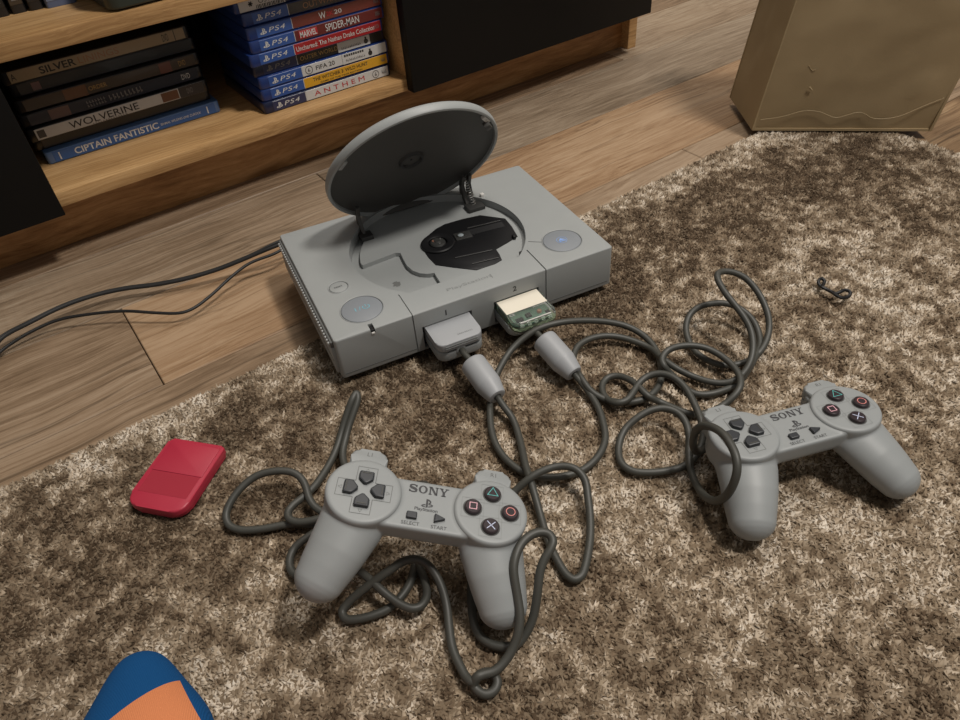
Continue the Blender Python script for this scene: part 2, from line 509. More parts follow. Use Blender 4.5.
wall = link('wall_back', box(-1.6, 1.0, -.012, 2.2, 1.05, 2.4), plastic('painted_wall_plaster', (.55, .50, .43), .8, .03))
tag(wall, 'plain painted wall behind the low cabinet', kind='structure')

# ---------------------------------------------------------------- rug
RUG_T = 0.0075
rx0, rx1, ry0, ry1 = -1.15, .762, -1.15, .074
rng = np.random.default_rng(11)

def vnoise(x, y, cell, seed):
    g = np.random.default_rng(seed).random((256, 256))
    u = x / cell + 1000; v = y / cell + 1000
    i = np.floor(u).astype(int); j = np.floor(v).astype(int)
    fu = u - i; fv = v - j
    fu = fu * fu * (3 - 2 * fu); fv = fv * fv * (3 - 2 * fv)
    a = g[i % 256, j % 256]; b = g[(i + 1) % 256, j % 256]; c = g[i % 256, (j + 1) % 256]; d = g[(i + 1) % 256, (j + 1) % 256]
    return (a * (1 - fu) + b * fu) * (1 - fv) + (c * (1 - fu) + d * fu) * fv

def sstep(a, b, x):
    t = np.clip((x - a) / (b - a), 0, 1); return t * t * (3 - 2 * t)

def rug_light(x, y):
    """woven design: pale edge strip, dark frame band, paler mottled field (0 dark .. 1 pale)"""
    wob = (vnoise(x, y, .05, 5) - .5) * .05 + (vnoise(x, y, .018, 6) - .5) * .03
    e = np.minimum(ry1 - y, rx1 - x) + wob            # distance from the nearer edge
    strip = 1 - sstep(.030, .060, e)
    field = sstep(.165, .235, e + (x - .1) * .0)
    L = .16 + .45 * strip + .32 * field
    L += (vnoise(x, y, .11, 1) - .5) * .26 + (vnoise(x, y, .035, 2) - .5) * .40 + (vnoise(x, y, .014, 3) - .5) * .50 + (vnoise(x, y, .0060, 7) - .5) * .90
    # pale streaks running parallel to the long edge
    L += (vnoise(x * .35, y, .022, 4) - .5) * .22
    return L

rug = link('rug', box(rx0, ry0, .0003, rx1, ry1, RUG_T, .002, 2), plastic('rug_backing_yarn', (.16, .118, .076), .95, .3, .6, 500))
tag(rug, 'short-pile rug mottled in brown and beige, with a pale edge strip', 'rug')

def rug_pile():
    sp = .0017
    xs = np.arange(-.56, rx1, sp); ys = np.arange(-.66, ry1, sp)
    X, Y = np.meshgrid(xs, ys); X = X.ravel(); Y = Y.ravel()
    keep = np.ones(len(X), bool)
    keep &= ~((X < -.36) & (Y < -.45))
    X = X[keep]; Y = Y[keep]; n = len(X)
    X = X + rng.uniform(-.5, .5, n) * sp; Y = Y + rng.uniform(-.5, .5, n) * sp
    X = np.clip(X, rx0, rx1 + .001); Y = np.clip(Y, ry0, ry1 + .0015)
    L = rug_light(X, Y) + rng.normal(0, .11, n)
    ang = rng.uniform(0, 2 * PI, n); lean = rng.uniform(.25, 1.35, n)
    ln = rng.uniform(.0030, .0056, n); w = rng.uniform(.0012, .0021, n)
    base = np.stack([X, Y, np.full(n, RUG_T - .0012)], 1)
    d = np.stack([np.cos(ang) * np.sin(lean), np.sin(ang) * np.sin(lean), np.cos(lean)], 1)
    side = np.stack([-np.sin(ang), np.cos(ang), np.zeros(n)], 1)
    up = np.cross(d, side)
    V = np.zeros((n, 4, 3))
    tip = base + d * ln[:, None]
    for k in range(3):
        q = 2 * PI * k / 3 + ang
        r = w * rng.uniform(.7, 1.25, n)
        V[:, k] = base + np.stack([np.cos(q) * r, np.sin(q) * r, rng.uniform(-.0006, .0016, n)], 1)
    V[:, 3] = tip
    tris = np.array([[0, 1, 3], [1, 2, 3], [2, 0, 3]])
    T = (tris[None] + (np.arange(n) * 4)[:, None, None]).reshape(-1, 3)
    me = bpy.data.meshes.new('pile')
    me.vertices.add(n * 4); me.vertices.foreach_set('co', V.reshape(-1).astype(np.float32))
    me.loops.add(len(T) * 3); me.loops.foreach_set('vertex_index', T.ravel().astype(np.int32))
    me.polygons.add(len(T)); me.polygons.foreach_set('loop_start', (np.arange(len(T)) * 3).astype(np.int32))
    # yarn colours
    stops = np.array([-.2, .10, .32, .52, .72, .95, 1.3])
    cols = np.array([(.060, .040, .024), (.098, .067, .042), (.190, .140, .092), (.305, .240, .170), (.425, .350, .266), (.55, .475, .385), (.64, .575, .49)])
    C = np.stack([np.interp(L, stops, cols[:, k]) for k in range(3)], 1)
    C *= rng.uniform(.88, 1.12, n)[:, None]
    at = me.color_attributes.new('yarn', 'FLOAT_COLOR', 'POINT')
    CC = np.ones((n, 4, 4), np.float32); CC[:, :, :3] = C[:, None, :]
    at.data.foreach_set('color', CC.reshape(-1))
    me.update(calc_edges=True); me.validate()
    m, nt, b = new_mat('rug_yarn')
    a = nt.nodes.new('ShaderNodeAttribute'); a.attribute_name = 'yarn'
    nt.links.new(a.outputs['Color'], b.inputs['Base Color'])
    b.inputs['Roughness'].default_value = .9; b.inputs['Specular IOR Level'].default_value = .15
    o = link('pile', me, m, rug, smooth=False)
    o['kind'] = 'stuff'
rug_pile()

# ---------------------------------------------------------------- low cabinet
CAB = empty('tv_cabinet', (.3, .45, 0), label='long low oak cabinet with black doors and an open shelf bay', cat='cabinet')
def cpart(name, me, mat): 
    xf(me, Matrix.Translation((-.3, -.45, 0)))
    return link(name, me, mat, CAB)
FY, DY = .388, .372         # front of boards, front of doors
cpart('plinth', box(-.9, .437, 0, .750, .453, .068, .0008), M['oak_kick'])
cpart('side_panel', box(.748, .421, 0, .766, .80, .42, .0008), M['oak'])
cpart('bottom_board', box(-.9, FY, .0675, .750, .80, .0837, .0010), M['oak'])
cpart('shelf_board', box(-.16, FY, .2190, .3115, .80, .2365, .0010), M['oak'])
cpart('divider', box(.3115, FY + .001, .0837, .3275, .80, .42, .0008), M['oak'])
cpart('divider', box(-.176, FY + .001, .0837, -.160, .80, .42, .0008), M['interior'])
cpart('back_panel', box(-.9, .79, .0837, .75, .80, .42), M['interior'])
cpart('top_board', box(-.92, FY - .01, .42, .785, .81, .438, .001), M['oak'])
cpart('door', box(.3095, DY, .0685, .7435, DY + .016, .415, .0012), M['door'])
cpart('door', box(-.75, DY, .0650, -.1325, DY + .016, .415, .0012), M['door'])

# ---------------------------------------------------------------- cases on the lower shelf
def mats(name, c, rough=.35, coat=.3): return plastic(name, c, rough, .04, coat=coat)
BLUE = mats('blue_translucent_case', (.012, .035, .16)); BLUE_BAND = mats('blue_band_print', (.03, .085, .30), .3)
NAVY_BAND = mats('navy_band_print', (.022, .030, .085), .3)
BLACKCASE = mats('black_disc_case', (.010, .010, .011), .3)
INK_W = mats('white_print', (.62, .62, .60), .4); INK_K = mats('black_print', (.015, .015, .015), .4)
INK_R = mats('red_print', (.45, .02, .03), .4); INK_G = mats('gold_print', (.36, .22, .06), .4); INK_GR = mats('grey_print', (.20, .19, .18), .4)
INK_TAN = mats('tan_print', (.30, .16, .08), .4)
SP = {k: mats('spine_' + k, c, .32) for k, c in dict(white=(.55, .55, .54), yellow=(.62, .33, .02), red=(.33, .012, .016), maroon=(.13, .018, .016), rust=(.16, .035, .025), black=(.016, .015, .014), charcoal=(.05, .045, .045), beige=(.30, .235, .14), brown=(.055, .040, .026), navy=(.016, .020, .034), blue=(.035, .115, .33)).items()}

def case(name, x, y, z, w, h, depth, label, group, shell, rz=0.0):
    t = empty(name, (x, y, z), (0, 0, rz), label, 'game case' if 'game' in name else 'disc case', group)
    me = prism(rrect(0, 0, w, depth, .004, 3), .0002, h - .0002, .0012, .0012, 2)
    link('case_shell', me, shell, t)
    return t
def panel(t, name, x0, x1, h, mat, z0=.0012, y=-.00035):
    return link(name, box(x0, y, z0, x1, .002, h - .0012, .0003, 1), mat, t)
def ptext(t, name, s, xc, zc, mat, y=-.0006, **kw):
    return text(name, s, (xc, y, zc), mat, t, 'front', **kw)

PSM = ps_mark()
def mark(t, xc, zc, size, mat, y=-.0006, flip=False):
    me = PSM.copy(); me.transform(Matrix.Diagonal((size, size, 1, 1))); me.transform(_FACE['front'])
    return link('logo_mark', me, mat, t, smooth=False, loc=(xc, y, zc))

GW, GH = .1800, .0145
GZ = .0837
games = [  # dx, dy, panel colour, title spec, label
 (.1225, .4140, 'white', [('A N T H E M', .104, .0058, INK_R, .072)], NAVY_BAND, 'white-spined game case with spaced red letters, bottom of the right stack'),
 (.1245, .4160, 'yellow', [('THE WITCHER 3: WILD HUNT', .108, .0042, INK_K, .078), ('GAME OF THE YEAR EDITION', .108, .0018, INK_K, .060)], BLUE_BAND, 'yellow-spined game case in the right stack'),
 (.1255, .4160, 'white', [('FIFA 20', .088, .0052, INK_K, .026)], BLUE_BAND, 'white-spined game case with a barcode sticker, under the black-spined one'),
 (.1235, .4190, 'black', [('OUTER WORLDS', .088, .0050, INK_G, .055)], NAVY_BAND, 'black-spined game case with gold lettering and a white price sticker'),
 (.1200, .4110, 'red', [('Uncharted: The Nathan Drake Collection', .113, .0056, INK_W, .108)], BLUE_BAND, 'bright red-spined game case with one line of white lettering'),
 (.1245, .4110, 'maroon', [('SPIDER-MAN', .120, .0082, INK_W, .046)], BLUE_BAND, 'maroon-spined game case with tall white capitals after a red tag'),
 (.1250, .4120, 'rust', [('W', .096, .0075, INK_W, .009), ('2K', .106, .0048, INK_R, .009), ('20', .117, .0048, INK_W, .010)], BLUE_BAND, 'rust and black-spined game case second below the pale sticker case'),
 (.1255, .4150, 'charcoal', [('OUTWARD', .100, .0066, INK_TAN, .050)], BLUE_BAND, 'charcoal-spined game case just below the topmost case of the right stack'),
 (.1200, .4180, 'charcoal', [], None, 'topmost game case of the right stack with a white barcode sticker'),
]
for i, (x, y, pc, titles, band, lab) in enumerate(games):
    z = GZ + .0145 * i
    t = case('game_case', x, y, z, GW, GH, .138, lab, 'game cases stacked in the open bay', BLUE if i not in (0, 3) else mats('dark_blue_case', (.008, .014, .05)))
    x0 = .012; xb = .056
    hh = GH
    if band:
        panel(t, 'platform_band', x0, xb, hh, band)
        panel(t, 'title_panel', xb + .0008, GW - .004, hh, SP[pc])
        panel(t, 'divider_line', xb, xb + .0008, hh, INK_W)
        fc = INK_GR if i == 3 else INK_W
        mark(t, .020, hh / 2, .0072, fc)
        ptext(t, 'platform_text', 'PS4', .037, hh / 2, fc, width=.021, height=.0052, shear=.25, spacing=1.15)
    else:
        panel(t, 'title_panel', x0, GW - .004, hh, SP[pc])
        link('price_sticker', box(-.004 + .010, -.0010, .001, .062, -.0004, hh - .001, .0002, 1), SP['white'], t)
        ptext(t, 'sticker_text', 'OSVLK', .042, .0088, INK_K, y=-.0012, width=.024, height=.0046)
        st = [ribbon([(-.0028 * math.cos(a), -.0028 * math.sin(a)), (.0028 * math.cos(a), .0028 * math.sin(a))], .0007)[0] for a in (0, PI / 3, 2 * PI / 3)]
        me = strip_poly(st); me.transform(_FACE['front']); link('star_print', me, INK_K, t, smooth=False, loc=(.020, -.0012, .0078))
        bars = [((.026 + k * .0019, 0), (.0268 + k * .0019 + .0003 * (k % 3), 0), (.0268 + k * .0019 + .0003 * (k % 3), .0040), (.026 + k * .0019, .0040)) for k in range(18)]
        me = strip_poly(bars); me.transform(_FACE['front']); link('barcode_print', me, INK_K, t, smooth=False, loc=(0, -.0012, .0014))
    for s, xc, hgt, m, w in titles:
        zc = hh / 2
        if 'WITCHER' in s: zc = hh * .60
        if 'EDITION' in s: zc = hh * .24
        ptext(t, 'title_text', s, xc, zc, m, width=w, height=hgt, bold=.0 if i == 0 else .004)
    if i == 0:
        me = strip_poly(ring_poly(circ(0, 0, .0048, 24), circ(0, 0, .0042, 24))); me.transform(_FACE['front']); link('rating_ring', me, INK_K, t, smooth=False, loc=(.157, -.0006, hh / 2))
        ptext(t, 'rating_text', '6', .157, hh / 2, INK_K, height=.0046)
    if i == 2:
        me = strip_poly(ring_poly(circ(0, 0, .0050, 24), circ(0, 0, .0043, 24))); me.transform(_FACE['front']); link('rating_ring', me, INK_K, t, smooth=False, loc=(.0655, -.0006, hh / 2))
        ptext(t, 'rating_text', '6', .0655, hh / 2, INK_K, height=.0048)
    if i in (2, 3):
        sx0 = .112
        link('price_sticker', box(sx0, -.0010, .001, .164 if i == 2 else .158, -.0003, hh - .001, .0002, 1), SP['white'], t)
        illegible('sticker_text', sx0 + .019, .0052, .028, .0032, 12, INK_GR, t, y=-.0012, seed=i)
        me = strip_poly([circ(0, 0, .0030, 16)] + [((-.0008, .002), (.0008, .002), (.0014, .0052), (-.0014, .0052))]); me.transform(_FACE['front'])
        link('sticker_mark', me, INK_K, t, smooth=False, loc=(sx0 + .040, -.0012, .0058))
        if i == 2:
            bars = [((sx0 + .003 + k * .0032, 0), (sx0 + .0052 + k * .0032, 0), (sx0 + .0052 + k * .0032, .0026), (sx0 + .003 + k * .0032, .0026)) for k in range(9)]
            me = strip_poly(bars); me.transform(_FACE['front']); link('barcode_print', me, INK_K, t, smooth=False, loc=(0, -.0012, .0098))
    if i == 5:
        link('publisher_tag', box(.062, -.0008, .0030, .086, -.0003, hh - .0030, .0002, 1), INK_R, t)
        ptext(t, 'publisher_text', 'MARVEL', .074, hh / 2, INK_W, y=-.0010, width=.022, height=.0068, bold=.02)
    if i in (4, 5, 6, 0, 1):
        illegible('spine_print', .170, hh / 2, .007, .005, 4, INK_GR, t, seed=i)

DW, DH = .207, .0145
films = [
 (-.1225, .4660, 'blue', 'blue-spined disc case with white capitals, bottom of the left stack', [('CIPTAIN FANTISTIC', .080, .0076, INK_W, .098), ('EINMAL WILDNIS UND ZURÜCK', .157, .0034, INK_W, .050)]),
 (-.1270, .4760, 'black', 'plain black disc case lying on the blue-spined case', []),
 (-.1290, .4640, 'white', 'white-spined disc case with thin black capitals', [('WOLVERINE', .083, .0078, INK_K, .078)]),
 (-.1290, .4700, 'navy', 'dark navy-spined disc case with grey two-line lettering, on the white-spined case', []),
 (-.1265, .4730, 'brown', 'dark brown-spined disc case with faint gold lettering', [('IN ORDER', .083, .0046, INK_G, .028)]),
 (-.1240, .4820, 'black', 'black-spined disc case with a small pinkish square near its left end', []),
 (-.1270, .4800, 'beige', 'beige-spined disc case with dark slab capitals, topmost of the left stack', [('SILVER', .058, .0076, INK_K, .038), ('LININGS', .102, .0072, INK_TAN, .044)]),
]
for i, (x, y, pc, lab, titles) in enumerate(films):
    z = GZ + .0146 * i
    t = case('disc_case', x, y, z, DW, DH, .136, lab, 'film cases stacked in the open bay', BLACKCASE if pc != 'blue' else mats('pale_blue_case', (.10, .18, .36)))
    panel(t, 'spine_insert', .008, DW - .006, DH, SP[pc])
    for s, xc, hgt, m, w in titles:
        zc = DH / 2
        ptext(t, 'title_text', s, xc, zc, m, width=w, height=hgt, bold=.02 if s in ('SILVER', 'CIPTAIN FANTISTIC') else .004)
    if i == 2:
        illegible('subtitle_print', .088, .0022, .040, .0014, 14, INK_GR, t, seed=3)
        link('spine_photo', box(.150, -.0007, .002, .170, -.0003, DH - .002, .0002, 1), mats('brown_photo_print', (.16, .075, .04)), t)
        link('spine_end_print', box(.171, -.0007, .0012, .2012, -.0003, DH - .0012, .0002, 1), SP['charcoal'], t)
        ptext(t, 'disc_mark', 'DVD', .184, DH / 2, INK_GR, y=-.0009, width=.007, height=.006)
        link('spine_mark', box(.010, -.0007, .003, .018, -.0003, DH - .003, .0002, 1), SP['charcoal'], t)
    if i == 3:
        link('spine_photo', box(.030, -.0007, .0015, .052, -.0003, DH - .0015, .0002, 1), mats('pinkish_photo_print', (.14, .085, .075)), t)
        illegible('title_print', .082, .0092, .022, .0030, 7, INK_GR, t, seed=11); illegible('title_print', .082, .0052, .022, .0030, 7, INK_GR, t, seed=12)
        illegible('title_print', .116, .0074, .040, .0064, 9, INK_GR, t, seed=13)
        ptext(t, 'disc_mark', 'DVD', .186, DH / 2, INK_W, width=.010, height=.006)
    if i == 4:
        link('spine_photo', box(.050, -.0007, .0012, .075, -.0003, DH - .0012, .0002, 1), mats('orange_brown_print', (.13, .06, .025)), t)
        link('spine_photo', box(.158, -.0007, .0012, .172, -.0003, DH - .0012, .0002, 1), mats('red_brown_print', (.13, .05, .035)), t)
        ptext(t, 'disc_mark', 'DVD', .185, DH / 2, INK_G, width=.008, height=.006)
    if i == 5:
        link('spine_mark', box(.022, -.0007, .003, .031, -.0003, DH - .003, .0002, 1), mats('dusty_pink_print', (.18, .10, .09)), t)
    if i == 6:
        ptext(t, 'disc_mark', 'DVD', .178, DH / 2, INK_K, width=.007, height=.008)
        ptext(t, 'publisher_mark', 'A', .012, DH / 2, INK_K, width=.005, height=.007)
        link('divider_line', box(.1885, -.0007, .0012, .1892, -.0003, DH - .0012), INK_K, t)
    if i == 0:
        link('spine_mark', box(.014, -.0007, .003, .0155, -.0003, DH - .003), INK_W, t)
        link('spine_mark', box(.190, -.0007, .003, .1915, -.0003, DH - .003), INK_W, t)

# things on the upper shelf of the bay
US = .2367
t = empty('router', (-.010, .391, US), (0, 0, .06), 'dark green-grey plastic box with rounded corners on the upper shelf', 'device')
DG = plastic('dark_green_grey_plastic', (.035, .042, .032), .35, .05)
link('casing', prism(rrect(0, 0, .135, .11, .012, 5), .002, .058, .006, .002, 3), DG, t)
link('base_plate', prism(rrect(.006, .006, .129, .104, .010, 4), 0, .002), M['black'], t)
link('front_seam', box(.008, -.0006, .030, .127, .001, .0312), M['black'], t)
sh = [('film_case', -.0715, .4735, .0145, 'black', 'black upright disc case standing nearest the pale blue case'),
      ('film_case', -.0880, .4760, .0145, 'brown', 'dark brown upright disc case, middle of the three on the upper shelf'),
      ('film_case', -.1050, .4760, .0145, 'black', 'black upright disc case, leftmost of the three on the upper shelf')]
for nm, x, y, w, pc, lab in sh:
    t = empty('disc_case', (x, y, US), (0, 0, 0), lab, 'disc case', 'upright cases on the upper shelf')
    link('case_shell', prism(rrect(0, 0, w, .13, .003, 3), 0, .170, .0012), BLACKCASE, t)
    link('spine_insert', box(.0012, -.0004, .008, w - .0012, .002, .164, .0003, 1), SP[pc], t)
    link('spine_mark', box(.004, -.0008, .012, .0105, -.0003, .022, .0002, 1), INK_GR, t)
t = empty('disc_case', (-.0555, .468, US), (0, 0, .0), 'pale blue upright disc case beside the dark green-grey box', 'disc case', 'upright cases on the upper shelf')
link('case_shell', prism(rrect(0, 0, .030, .13, .003, 3), 0, .170, .0012), mats('pale_blue_shell', (.10, .13, .22)), t)
link('spine_insert', box(.0015, -.0004, .006, .0285, .002, .164, .0003, 1), mats('pale_blue_print', (.16, .20, .30)), t)

CABLE_A = [(86.4,-107.5,22),(85.3,-118.9,19),(85.4,-128.5,15),(76.2,-150.1,14),(61.1,-176.5,19),(54,-191.9,21),(49.3,-202.3,19),(43.4,-216.2,14),(34.6,-235.7,13),(30.3,-249.8,13),(28.2,-261,13),(29.6,-267.2,13),(35,-268.2,13),(40.5,-265.6,13),(57.8,-251.7,14),(70.1,-237.9,17),(77.2,-227.7,20),(84.1,-216.7,24),(83.5,-207.4,28),(76.3,-198.1,28),(63.6,-192.8,27),(51.4,-190.6,24),(40.1,-189.5,18),(26.4,-190.5,15),(7.4,-201.7,14),(-15.4,-219.1,14),(-28.4,-231.7,13),(-36.1,-243.7,13),(-41.9,-256.3,13),(-40.9,-267.7,13),(-35,-275.4,13),(-28.2,-279.7,14),(-22.6,-279.6,16),(-16.8,-278.4,20),(-12,-276.5,24),(-6.7,-273,30),(-1.3,-268.5,37),(4.4,-263.5,43),(10.2,-260.4,47),(16.4,-258.7,50),(21.3,-255.8,52),(22.1,-250.9,53),(18.7,-247.1,54),(12,-245.5,55),(3.9,-246.6,55),(-3.9,-250.5,54),(-9.6,-255.2,51),(-13.4,-261.4,46),(-17,-268.6,40),(-20.9,-275.4,35),(-26.4,-280.7,30),(-32.5,-283.9,25),(-40.5,-286.2,21),(-49.2,-286.8,19),(-56.1,-284.1,19),(-59.8,-283.2,19),(-63.3,-284.4,14),(-61.3,-291.7,13),(-55.4,-293.6,13),(-50.4,-290.5,14),(-50.7,-284.5,15),(-56.7,-281.6,16),(-63.3,-282.8,16.5),(-64.2,-277.6,15),(-63.1,-269.5,14),(-60.8,-258.4,13.5),(-55.4,-246.5,14),(-48.8,-234.2,16),(-44.7,-223.1,21),(-43.7,-212.9,26),(-45.8,-205,30),(-50.3,-200.2,32),(-57.8,-197.2,32),(-66.6,-196.2,30),(-76.9,-194.4,26),(-88.7,-192.5,21),(-99,-191.7,16),(-104.1,-193.5,14),(-104.2,-198.9,13),(-97.9,-203.7,13),(-88.3,-207.6,13),(-79,-209.6,13),(-69.8,-208.5,14),(-60.5,-204.7,14),(-52.8,-198.5,14),(-46.7,-192.6,14),(-47.5,-200.5,15),(-50.5,-211.4,15),(-55.1,-219.5,16),(-61.5,-223.2,17),(-67.2,-221.7,18),(-71.3,-216.2,19),(-74.9,-207.7,21),(-78,-198.4,24),(-80.5,-187.1,25),(-82.6,-178.2,24),(-87.5,-167.8,18),(-99.6,-159.4,13),(-112.7,-153.9,13),(-117.5,-146.4,13),(-116.1,-137.6,13),(-109.8,-130.3,14),(-101.7,-129,16),(-88.7,-128.5,17),(-76.3,-125.5,16),(-79.4,-116.2,17),(-81.9,-108.4,18),(-81.8,-100.1,20),(-79.6,-92.1,22),(-79.2,-83.7,24),(-82.6,-75.8,26),(-92.4,-67.7,27),(-105.7,-62.1,26),(-119.9,-63.3,23),(-131.8,-68.6,19),(-137.2,-74,16),(-138.3,-81.3,14),(-134.4,-88.4,13),(-126.4,-95.3,13),(-116.4,-101,13),(-106.6,-105.5,13),(-97.3,-111.2,13),(-85.9,-120.7,13),(-75.2,-127.7,15),(-72.1,-125,19),(-80.3,-124.6,21),(-90.3,-120.2,20),(-98,-114.3,19),(-101.3,-107.9,19),(-99.5,-102.1,19),(-93.9,-98.7,19),(-85.8,-96.2,18),(-74,-91.7,17),(-61.8,-83.5,16),(-52,-76.2,16),(-41.4,-67.4,18),(-31.9,-59.1,23),(-21,-52.2,32),(-13.6,-48.5,38),(-8.2,-45.5,39),(-9.3,-49.4,37),(-16.3,-54.6,32),(-26.1,-60.7,25),(-34.7,-68.3,20),(-42.5,-78.3,18),(-46.5,-91.5,18),(-42.5,-111.1,22),(-33.3,-131.5,28),(-21.1,-147.5,32)]
CABLE_B = [(153.7,-125.1,20),(153.7,-135.2,17),(152.2,-146.9,14),(147.9,-161.4,13),(139.8,-176.1,13),(129.8,-189.7,13),(119.4,-197,13),(109.9,-200.7,13),(97.3,-202.4,13),(85.7,-200.8,14),(75.8,-196.5,14),(67.6,-188.9,13),(60.4,-180.1,13),(57.1,-168.3,13),(56.5,-155.2,13),(59,-141.6,13),(65.5,-126.7,13),(74.5,-112.6,14),(84.5,-99.8,16),(96.4,-88.9,19),(112.6,-79,23),(128.3,-72.8,27),(143.3,-72.2,32),(158,-74.9,36),(176.1,-80.3,36),(195.8,-87.1,32),(214.6,-96.9,27),(228.6,-108.2,22),(235.1,-122,18),(233.8,-138.2,16),(225.2,-154.9,15),(213.5,-168.1,14),(199.7,-176.9,14),(186.3,-179.4,14),(175.2,-176.9,14),(165.1,-168.9,13),(157.9,-157.7,13),(153.8,-146.3,16),(155.5,-133.1,19),(161.2,-117.1,19),(168.9,-107,19),(179.8,-100.5,20),(192.2,-99.6,20),(205.7,-103.2,19),(217,-110.6,17),(225.8,-123,15),(230.7,-137.8,14),(224,-157.7,20),(224.5,-172.2,19),(231.9,-185,14),(237,-197.7,14),(244.7,-207.7,15),(253.6,-213,18),(263.8,-212.9,22),(273.7,-209.2,27),(283.4,-201.8,32),(290.8,-192.1,37),(293.7,-181.5,43),(294.6,-168.9,49),(296.8,-155.3,54),(301.7,-143.9,57),(307,-138.6,58),(313.9,-137.8,57),(322.2,-142.3,55),(328.9,-150.8,51),(331,-161.4,45),(328.9,-174.3,38),(322.6,-186.8,31),(315.5,-194.4,25),(305.1,-200.3,21),(292.5,-203.8,18),(281.7,-202.9,15),(270.5,-198.7,14),(260.5,-191.2,14),(256.1,-177.6,14),(257.7,-163.8,14),(262.7,-152,16),(269.7,-142.8,19),(280.2,-136,23),(290,-135.8,27),(299.2,-141.1,30),(307.9,-148.2,31),(314.2,-157.6,30),(317,-168.1,27),(315.6,-178.6,24),(310.2,-189.2,20),(301.4,-197.8,18),(286,-205,18),(268.9,-211.6,18),(253.7,-214,13),(238,-211.7,13),(225.7,-206.8,13),(218.6,-199.4,13),(218.2,-187.8,13),(220.2,-173.6,14),(216.3,-167.1,22),(219.6,-161.4,24),(228.3,-158.4,26),(237.7,-161.7,28),(247.6,-168.3,28),(256,-176.6,26),(260,-188.6,24),(258.6,-203.7,23),(252.6,-215.8,23),(244.4,-222.8,22),(235.6,-224.8,19),(224.1,-223.5,14),(210,-220.7,13),(199.7,-214.4,13),(194.5,-202.3,13),(190.4,-188.8,13),(183.2,-181.8,19),(184,-171.8,20),(186.2,-159.5,18),(184.6,-147.1,15),(178.1,-142,14),(170,-143.4,13),(162.4,-151,13),(158.9,-161.3,14),(159.3,-171.1,18),(167.1,-174.4,19),(177.9,-171.2,20),(188.2,-167.5,21),(197.7,-168,23),(205.3,-173.9,25),(208.8,-183.6,26),(208.7,-195.7,25),(203.5,-209.1,24),(197.2,-221.1,23),(190.9,-231,22),(185.3,-237.7,18),(176.7,-243,14),(166.1,-245.9,13),(154.1,-246.1,13),(141.6,-241,13),(130.9,-234.2,13),(122.8,-225.9,13),(121.7,-216.4,13),(127.1,-207,13),(135.8,-199.4,15),(146,-195.1,18),(157.1,-195.4,22),(168.4,-197.8,25),(177.9,-203.4,26),(183.2,-212,25),(182.5,-221.3,23),(176.4,-231.2,21),(166.7,-240.6,18),(158.4,-249,16),(151.9,-258.4,15),(145.7,-269.3,17),(138.7,-281.4,25),(135.4,-290.5,34),(136,-296.2,45),(138.6,-297.5,56),(142.8,-295.3,65),(147.5,-289.5,70),(152.2,-281.2,71),(156.5,-271.1,70),(158.9,-260.3,66),(159.4,-251.3,59),(159,-248,49),(159.3,-248.2,36),(164.6,-249,25),(179,-247.9,19),(193.2,-249.2,18),(215.4,-256.3,22),(228.1,-263.1,28)]
AV = [(-254,248.8,12),(-238.9,274.4,13),(-208.3,279.5,15),(-176.7,285.3,15),(-145.7,284.5,14),(-116.2,276.5,13),(-87.8,262.9,12),(-57.6,249.8,13),(-25.7,239,16),(7.3,229.2,22),(38.3,221.9,28)]
POWER = [(-257.2,250.3,5),(-243.9,263.9,6),(-218.1,269.3,10),(-187.5,268,13),(-159.2,253.6,15),(-127.2,231.9,16),(-102.9,210.7,14),(-82.6,196.7,12),(-69.5,195.7,12),(-46.7,203.1,14),(-21.6,212.9,18),(2.6,217.6,22),(33.6,213.7,24)]
TIE = [(414.9,-180.9,15),(413.9,-177.9,15),(415.1,-174.6,16),(418.2,-172.7,17),(422.2,-173,17),(421.9,-176.2,16),(416.9,-178.5,15),(411,-181,17),(412.4,-184.6,16),(412.5,-189.8,16),(413.3,-194.5,16),(416.6,-196,17),(422.6,-197.1,17),(423.6,-201.1,17),(420.7,-203.8,16),(416.1,-203.2,15),(411.5,-200.9,16),(410.1,-196.4,17),(411.2,-191.4,17)]

# ---------------------------------------------------------------- game console
TH = 0.1775
KZ = 0.0488                       # flat top above the rug
RT = 0.0100
CON = empty('game_console', (0, 0, RT), (0, 0, -TH), 'grey disc game console with its round lid standing open', 'game console')
mm = .001
def K(name, me, mat, parent=None, **kw): return link(name, me, mat, parent or CON, **kw)
# upper shell with the disc well, finger recess, seams and ports cut out
shell = prism(rrect(-.0012, -.0003, .2722, .1895, .0032, 4), .0066, KZ, .0016, .0006, 3)
wx, wy, wr = .134, .097, .086
def well_outline(r, yfront):
    a = math.asin((wy - yfront) / r)
    return circ(wx, wy, r, 72, -a, PI + a, closed=False)
well = prism(well_outline(wr, .031), KZ - .008, KZ + .02)
A = lambda x, y: math.atan2(y - wy, x - wx)
rec = circ(wx, wy, wr - .0004, 30, A(.074, .159), PI + math.asin((wy - .0315) / wr), closed=False)
rec += [(.113, .0315), (.1125, .040), (.1137, .0585), (.1080, .0600), (.1020, .0645), (.0975, .0720), (.0955, .0830), (.0965, .0950), (.0978, .1065), (.0935, .1090), (.0585, .1055)]
rec += circ(wx, wy, .077, 14, A(.0585, .1055) , A(.079, .150), closed=False)[1:]
recess = prism(rec, KZ - .0125, KZ - .005)
cuts = [well, recess]
for sx in (.0694, .2003):
    y1 = .0335 if sx < .1 else .0365
    cuts.append(box(sx - .0006, -.002, KZ - .0012, sx + .0006, y1, KZ + .01))
    cuts.append(box(sx - .0006, -.002, .0, sx + .0006, .0010, KZ + .01))
for px0, px1 in ((.0765, .1245), (.1465, .1925)):
    cuts.append(box(px0, -.003, KZ - .0425, px1, .010, KZ - .0165))
